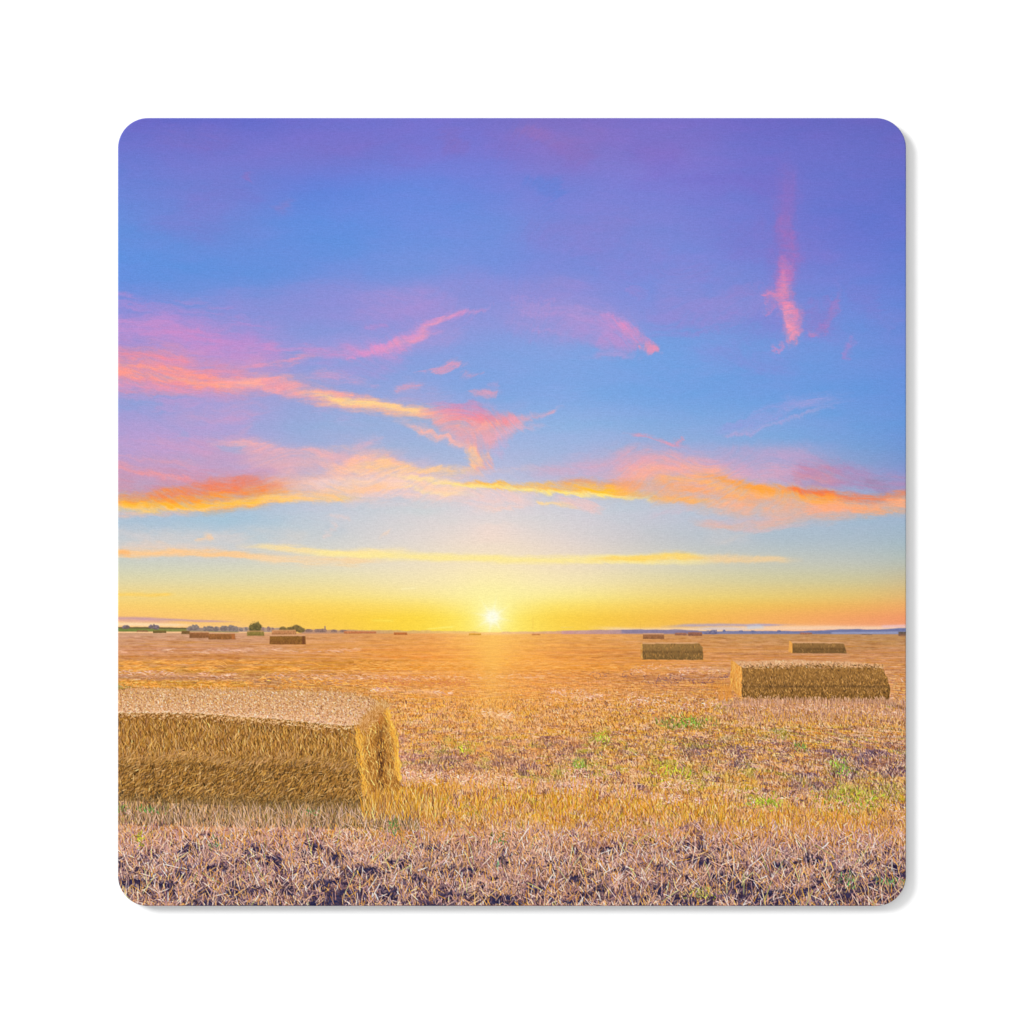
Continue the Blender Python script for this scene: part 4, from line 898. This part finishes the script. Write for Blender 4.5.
# foot of the bale sinks into darkness and stubble
a = mf * sst(790, 808, Y) * .4; fill(a, (84,70,46))
n = 700
x = RNG.uniform(112, 362, n)
ytop = np.interp(x, [110, 201, 227, 278, 321, 345, 360], [714, 715, 718, 721, 726, 727, 727])
strokes(x, ytop + RNG.normal(4, 2, n), 1.5 + 3 * RNG.random(n), RNG.normal(0, .8, n), np.array([[130,88,52],[156,108,62],[120,84,48]])[RNG.integers(0, 3, n)], alpha=.4, w=.75)
strokes(x, ytop + RNG.normal(0, 2.2, n), 1.5 + 2.5 * RNG.random(n), RNG.normal(1.2, .5, n), np.array([[248,206,164],[236,188,140],[252,216,180]])[RNG.integers(0, 3, n)], alpha=.7, w=.75)
# sun-struck side face
fill(ms, (186,132,60), (170,118,54), 704, 800)
hatch(ms, (356,408,704,822), 3800, (2, 8), .38, [(212,154,72),(188,132,58),(158,106,50),(228,176,98),(136,88,46),(198,142,80)], alpha=.62, w=.75, a0=-.12, batches=25)
hatch(ms, (356,408,704,820), 450, (3, 10), .5, [(240,196,112),(250,208,130)], alpha=.7, w=.7, a0=-.1, batches=15)
hatch(ms * np.exp(-((X - 381.5 - (Y - 770) * .02) / 4.5) ** 2) * sst(715, 745, Y) * sst(798, 780, Y), (370,392,720,800), 420, (3, 8), .2, [(104,68,42),(86,58,44),(124,80,44)], alpha=.75, w=.9, batches=8)
hatch(ms * np.exp(-((X - 379) / 4) ** 2) * sst(735, 715, Y), (370,388,706,738), 130, (3, 8), .3, [(170,96,40),(186,110,50)], alpha=.7, w=.9, batches=8)
for (chain, rr, cc) in (([(358,727),(361,745),(362,765),(366,790),(371,806)], 2.4, [(244,190,84),(252,206,110),(232,170,70)]),
                        ([(383,705),(388,714),(392,727),(396.5,740),(397.5,755),(398,768),(399.5,780)], 1.6, [(250,196,90),(240,180,80),(226,160,66)])):
    n = 420
    t = RNG.random(n) * (len(chain) - 1); i = t.astype(int); fr = t - i
    ch = np.array(chain)
    px = ch[i, 0] * (1 - fr) + ch[i + 1, 0] * fr + RNG.normal(0, rr, n); py = ch[i, 1] * (1 - fr) + ch[i + 1, 1] * fr + 2
    strokes(px, py, 2 + 6 * RNG.random(n), RNG.normal(-.15, .35, n), np.array(cc, float)[RNG.integers(0, 3, n)], alpha=.55, w=.75)
lab[(np.maximum(np.maximum(mt, ms), mf) > .5) & (Y < 803 + 5 * np.clip((X - 118) / 240, 0, 1))] = kb
# ridge between top and side is furry, no hard line
n = 700
t = RNG.random(n); px = 359 + 24 * t + RNG.normal(0, 2.5, n); py = 727 - 22 * t + RNG.normal(1, 3, n)
strokes(px, py, 2 + 5 * RNG.random(n), RNG.normal(.5, .9, n), np.array([[226,172,112],[206,150,84],[238,190,140],[180,124,66],[196,140,74]])[RNG.integers(0, 5, n)], alpha=.65, w=.75, mask=np.maximum(mt, ms))
n = 260
px = 383 + RNG.normal(0, 3, n); py = 706 + RNG.normal(0, 2, n)
strokes(px, py, 1.5 + 3 * RNG.random(n), RNG.normal(.3, .9, n), np.array([[216,164,104],[196,140,76],[232,182,120]])[RNG.integers(0, 3, n)], alpha=.6, w=.75)
# the near face is a deeper gold
gm = np.maximum(mf, ms * .6)[..., None] * (Y < 812)[..., None]
img *= 1 - gm * (1 - np.array([.985, .925, .82], np.float32))
# loose straw and dark gaps where the bale meets the stubble
n = 1500
x = RNG.uniform(112, 400, n); y = 800 + RNG.normal(0, 4.5, n) + .03 * (x - 118)
strokes(x, y + 3, 2 + 6 * RNG.random(n), RNG.normal(.1, .5, n), np.array([[176,134,76],[140,104,58],[96,76,48],[200,158,104],[120,100,70],[74,60,44]])[RNG.integers(0, 6, n)], alpha=.6, w=.75, bend=RNG.normal(0, .2, n), batches=20)
n = 1500
x = RNG.uniform(112, 420, n); y = 808 + RNG.random(n) * 18 + .02 * (x - 118)
strokes(x, y, 2 + 5 * RNG.random(n), RNG.normal(0, .3, n), np.array([[84,68,58],[104,84,70],[70,64,56]])[RNG.integers(0, 3, n)], alpha=.6, w=.75, batches=20)
# stubble in front of the foot
n = 2600
x = RNG.uniform(112, 420, n); y = 806 + RNG.random(n) * 20 + .02 * (x - 118)
fc = np.array([[172,136,88],[190,148,98],[136,106,70],[100,78,60],[206,160,120],[158,134,74],[116,92,78],[214,166,110]])
strokes(x, y, 4 + 8 * RNG.random(n), RNG.normal(0, .22, n), fc[RNG.integers(0, 8, n)] * (1 + RNG.normal(0, .1, (n, 1))), alpha=.55, w=.75, bend=RNG.normal(0, .1, n))
n = 500
strokes(RNG.uniform(112, 420, n), RNG.uniform(812, 832, n), 4 + 10 * RNG.random(n), RNG.normal(0, .5, n), np.array([[206,166,140],[222,184,156],[190,150,110]])[RNG.integers(0, 3, n)], alpha=.65, w=.75)
n = 700
x = RNG.uniform(362, 440, n); y = 800 + RNG.random(n) * 22
strokes(x, y, 6 + 12 * RNG.random(n), RNG.normal(0, .25, n), gold[RNG.integers(0, 7, n)] * (1 + RNG.normal(0, .08, (n, 1))), alpha=.6, w=.75)
for px, py, w_, h_, col, m in ((150,809,15,4,(112,138,76),40),(120,808,7,6,(120,140,70),18),(312,812,10,4,(110,132,76),18),(394,824,5,7,(112,138,76),24)):
    strokes(px + RNG.normal(0, w_ * .5, m), py + RNG.normal(0, h_ * .5, m) + 2, 2 + 3 * RNG.random(m), RNG.normal(0, .7, m), np.array(col) * (1 + RNG.normal(0, .15, (m, 1))), alpha=.7, w=.8, batches=3)

L_SUN = 4
lab[(np.hypot(X - SX, Y - SY) < 8.0) & (lab == 0)] = L_SUN
# crispness of the printed photograph: unsharp mask, mostly on the straw
def blur(a, k=(.06, .24, .4, .24, .06)):
    p = np.pad(a, ((2, 2), (2, 2), (0, 0)), 'edge')
    a = sum(w_ * p[i:i + N] for i, w_ in enumerate(k))
    return sum(w_ * a[:, i:i + N] for i, w_ in enumerate(k))
def gblur(a, r):
    k = np.exp(-(np.arange(-2 * r, 2 * r + 1) / r) ** 2 / 2 * 1.0); k /= k.sum()
    p = np.pad(a, ((2 * r, 2 * r), (2 * r, 2 * r), (0, 0)), 'edge')
    a = sum(w_ * p[i:i + N] for i, w_ in enumerate(k))
    return sum(w_ * a[:, i:i + N] for i, w_ in enumerate(k)).astype(np.float32)
lc = img - gblur(img, 5)
img += np.clip(lc * (.38 * sst(638, 690, Y) * (1 - .7 * (lab == kb)))[..., None], -30, 30)
hp = img - blur(img)
amt = .15 + .95 * sst(636, 700, Y)
img += np.clip(hp * amt[..., None], -45, 45)
# print grain
img += (np.random.default_rng(3).normal(0, 1.6, (N, N, 1))).astype(np.float32)
img = np.clip(img, 0, 255)

# ------------------------------------------------------------------ the scene
import bpy, bmesh
from mathutils import Vector
scene = bpy.context.scene
COLL = scene.collection
U = 0.20 / 788.0              # metres per print unit: the pad is 20 cm square
RAD = 30.0                    # corner radius in print units
THICK = 0.0030                # pad thickness
LIGHT = 1.625    # irradiance (over pi) reaching the pad: albedo = print tone / this

def mat(name, col, rough=.9, spec=.0):
    m = bpy.data.materials.new(name); m.use_nodes = True
    b = m.node_tree.nodes['Principled BSDF']
    b.inputs['Base Color'].default_value = (*col, 1); b.inputs['Roughness'].default_value = rough
    b.inputs['Specular IOR Level'].default_value = spec
    return m, m.node_tree, b

def weave_nodes(nt, b, strength, depth):
    """knitted polyester: fine broken horizontal ribs, in object space"""
    N_, L_ = nt.nodes, nt.links
    tc = N_.new('ShaderNodeTexCoord'); mp = N_.new('ShaderNodeMapping')
    mp.inputs['Scale'].default_value = (1 / (7.0 * U), 1 / (1.15 * U), 1 / (4 * U))
    nz = N_.new('ShaderNodeTexNoise'); nz.inputs['Scale'].default_value = 1.0; nz.inputs['Detail'].default_value = 2.0
    L_.new(tc.outputs['Object'], mp.inputs['Vector']); L_.new(mp.outputs['Vector'], nz.inputs['Vector'])
    mp2 = N_.new('ShaderNodeMapping'); mp2.inputs['Scale'].default_value = (1 / (1.6 * U), 1 / (1.3 * U), 1 / (4 * U))
    nz2 = N_.new('ShaderNodeTexNoise'); nz2.inputs['Scale'].default_value = 1.0; nz2.inputs['Detail'].default_value = 1.0
    L_.new(tc.outputs['Object'], mp2.inputs['Vector']); L_.new(mp2.outputs['Vector'], nz2.inputs['Vector'])
    ad = N_.new('ShaderNodeMath'); ad.operation = 'ADD'
    L_.new(nz.outputs['Fac'], ad.inputs[0]); L_.new(nz2.outputs['Fac'], ad.inputs[1])
    mr = N_.new('ShaderNodeMapRange'); mr.inputs['From Min'].default_value = .6; mr.inputs['From Max'].default_value = 1.4
    mr.inputs['To Min'].default_value = 1 - strength; mr.inputs['To Max'].default_value = 1 + strength
    L_.new(ad.outputs[0], mr.inputs['Value'])
    bp = N_.new('ShaderNodeBump'); bp.inputs['Strength'].default_value = .2; bp.inputs['Distance'].default_value = depth
    L_.new(ad.outputs[0], bp.inputs['Height']); L_.new(bp.outputs['Normal'], b.inputs['Normal'])
    return mr.outputs['Result']

m_print, nt, b = mat('printed_polyester', (1, 1, 1), 1.0, 0.0)
at = nt.nodes.new('ShaderNodeAttribute'); at.attribute_name = 'ink'
w = weave_nodes(nt, b, .085, U * .25)
vm = nt.nodes.new('ShaderNodeVectorMath'); vm.operation = 'SCALE'
nt.links.new(at.outputs['Color'], vm.inputs[0]); nt.links.new(w, vm.inputs['Scale'])
nt.links.new(vm.outputs['Vector'], b.inputs['Base Color'])

m_cloth, nt, b = mat('white_polyester', (.55, .55, .56), .95, .05); weave_nodes(nt, b, .03, U * .25)
m_rubber, nt, b = mat('dark_rubber', (.035, .035, .038), .75, .3)
nz = nt.nodes.new('ShaderNodeTexNoise'); nz.inputs['Scale'].default_value = 2500
bp = nt.nodes.new('ShaderNodeBump'); bp.inputs['Strength'].default_value = .3; bp.inputs['Distance'].default_value = .0001
nt.links.new(nz.outputs['Fac'], bp.inputs['Height']); nt.links.new(bp.outputs['Normal'], b.inputs['Normal'])
m_table, nt, b = mat('matte_white_surface', (.8, .8, .8), 1.0, 0.0)
nz = nt.nodes.new('ShaderNodeTexNoise'); nz.inputs['Scale'].default_value = 60; nz.inputs['Detail'].default_value = 6
mr = nt.nodes.new('ShaderNodeMapRange'); mr.inputs['To Min'].default_value = .795; mr.inputs['To Max'].default_value = .81
nt.links.new(nz.outputs['Fac'], mr.inputs['Value']); nt.links.new(mr.outputs['Result'], b.inputs['Base Color'])

# ---- table
me = bpy.data.meshes.new('tabletop'); bm = bmesh.new()
bmesh.ops.create_grid(bm, x_segments=8, y_segments=8, size=3.0)
bm.to_mesh(me); bm.free(); me.materials.append(m_table)
table = bpy.data.objects.new('tabletop', me); COLL.objects.link(table); table['kind'] = 'structure'

# ---- pad
pad = bpy.data.objects.new('mouse_pad', None); COLL.objects.link(pad)
pad.empty_display_size = .02
pad['label'] = 'square mouse pad with rounded corners, printed with a sunset over a field of straw bales'
pad['category'] = 'mouse pad'

def rounded(half, rad, n=14):
    out = []
    for q in range(4):
        cx = (half - rad) * (1, -1, -1, 1)[q]; cy = (half - rad) * (1, 1, -1, -1)[q]
        for i in range(n + 1):
            a = math.pi / 2 * (q + i / n)
            out.append((cx + rad * math.cos(a), cy + rad * math.sin(a)))
    return out
H = 394 * U; R_ = RAD * U
def slab(name, z0, z1, m, parent, inset=0.0, bev=0.0):
    levels = [(z0, inset + bev), (z0 + bev, inset), (z1 - bev, inset), (z1, inset + bev)] if bev else [(z0, inset), (z1, inset)]
    bm = bmesh.new(); rings = []
    for z, ins in levels:
        rings.append([bm.verts.new((x, y, z)) for x, y in rounded(H - ins, R_ - ins, 24)])
    for a, c in zip(rings[:-1], rings[1:]):
        k = len(a)
        for i in range(k): bm.faces.new((a[i], a[(i + 1) % k], c[(i + 1) % k], c[i]))
    bm.faces.new(rings[0][::-1]); bm.faces.new(rings[-1])
    me = bpy.data.meshes.new(name); bm.to_mesh(me); bm.free(); me.materials.append(m)
    o = bpy.data.objects.new(name, me); COLL.objects.link(o); o.parent = parent
    return o
base = slab('rubber_base', 0.0, THICK - .0005, m_rubber, pad, inset=.00003, bev=.0001)
cloth = slab('fabric_layer', THICK - .00049, THICK - .00024, m_cloth, pad, inset=.00002)

# ---- printed pieces: one mesh each, edge to edge
lx = (X - 512) * U; ly = (512 - Y) * U
ax_ = np.abs(lx) - (H - R_); ay_ = np.abs(ly) - (H - R_)
corner = (ax_ > 0) & (ay_ > 0)
rr = np.hypot(ax_, ay_)
out = corner & (rr > R_)
k = np.where(out, R_ / np.maximum(rr, 1e-9), 1.0)
lx = np.where(out, np.sign(lx) * ((H - R_) + ax_ * k), lx)
ly = np.where(out, np.sign(ly) * ((H - R_) + ay_ * k), ly)
far_out = out & (rr > R_ + 1.6 * U / S)
edge = np.where(corner, R_ - rr, np.minimum(H - np.abs(lx), H - np.abs(ly)))
edge = np.clip(edge, 0, None)
BEV = 0.9 * U
lz = THICK - np.where(edge < BEV, .00022 * (1 - np.sqrt(np.clip(1 - (1 - edge / BEV) ** 2, 0, 1))), 0)
srgb = img / 255.0
lin = np.where(srgb <= .04045, srgb / 12.92, ((srgb + .055) / 1.055) ** 2.4) / LIGHT
co = np.stack([lx, ly, lz], -1).reshape(-1, 3).astype(np.float32)
rgba = np.concatenate([lin, np.ones((N, N, 1))], -1).reshape(-1, 4).astype(np.float32)
I = np.arange(N * N).reshape(N, N)
quads = np.stack([I[:-1, :-1], I[1:, :-1], I[1:, 1:], I[:-1, 1:]], -1).reshape(-1, 4)
o_ = out.reshape(-1)
keep = ~(o_[quads].all(1))
flab = lab[:-1, :-1].reshape(-1)

def piece(name, ids, label=None, parent=None):
    q = quads[keep & np.isin(flab, ids)]
    if len(q) == 0: return None
    used, inv = np.unique(q, return_inverse=True)
    inv = inv.reshape(-1)
    me = bpy.data.meshes.new(name)
    me.vertices.add(len(used)); me.vertices.foreach_set('co', co[used].ravel())
    me.loops.add(len(inv)); me.loops.foreach_set('vertex_index', inv.astype(np.int32))
    me.polygons.add(len(q)); me.polygons.foreach_set('loop_start', np.arange(0, len(inv), 4, dtype=np.int32))
    me.update(calc_edges=True)
    ca = me.color_attributes.new('ink', 'FLOAT_COLOR', 'POINT')
    ca.data.foreach_set('color', rgba[used].ravel())
    me.materials.append(m_print)
    o = bpy.data.objects.new(name, me); COLL.objects.link(o); o.parent = parent or cloth
    if label: o['label'] = label
    return o
TREES0 = lab == L_TREES
piece('printed_sky', [0], 'printed evening sky with pink and orange clouds')
piece('printed_sun', [L_SUN], 'printed white sun touching the horizon')
cols_ = np.flatnonzero((lab == L_TREES).sum(0) >= 2)
runs = np.split(cols_, np.flatnonzero(np.diff(cols_) > 1) + 1)
lab[lab == L_TREES] = 1
for i, r_ in enumerate([r for r in runs if len(r) > 12]):
    tmask = np.zeros_like(lab, bool); tmask[:, r_[0]:r_[-1] + 1] = TREES0[:, r_[0]:r_[-1] + 1]
    lab[tmask & (lab == 1)] = 100 + i
flab = lab[:-1, :-1].reshape(-1)
for i in range(sum(len(r) > 12 for r in runs)):
    piece('printed_tree_line', [100 + i], 'printed dark trees and bushes on the left horizon' if i == 0 else 'printed low hazy bushes on the horizon')
piece('printed_field', [1], 'printed stubble field of golden and pinkish straw')
piece('printed_hills', [L_HILLS], 'printed low blue hills along the right horizon')
for kk, note in bales.items():
    piece('printed_straw_bale', [kk], 'printed ' + note)

# ---- light: one large soft lamp from the upper left, and a plain white studio surround
world = bpy.data.worlds.new('World'); scene.world = world; world.use_nodes = True
bg = world.node_tree.nodes['Background']; bg.inputs['Color'].default_value = (1, 1, 1, 1); bg.inputs['Strength'].default_value = 1.0
ld = bpy.data.lights.new('softbox', 'AREA'); ld.shape = 'DISK'; ld.size = 2.3
DIST = 5.0
az, el = math.radians(148), math.radians(35)
dirv = Vector((math.cos(az) * math.cos(el), math.sin(az) * math.cos(el), math.sin(el)))
ld.energy = 283
lo_ = bpy.data.objects.new('softbox', ld); COLL.objects.link(lo_)
lo_.location = dirv * DIST
lo_.rotation_euler = (-dirv).to_track_quat('-Z', 'Y').to_euler()

# ---- camera, straight above
cd = bpy.data.cameras.new('camera'); cam = bpy.data.objects.new('camera', cd); COLL.objects.link(cam)
CH = 1.1
cam.location = (0, 0, THICK + CH); cam.rotation_euler = (0, 0, 0)
cd.sensor_width = 36; cd.lens = 36 * CH / (1024 * U)
cd.clip_start = .01; cd.clip_end = 50
scene.camera = cam
scene.view_settings.view_transform = 'Standard'; scene.view_settings.look = 'None'
scene.view_settings.exposure = 0; scene.view_settings.gamma = 1
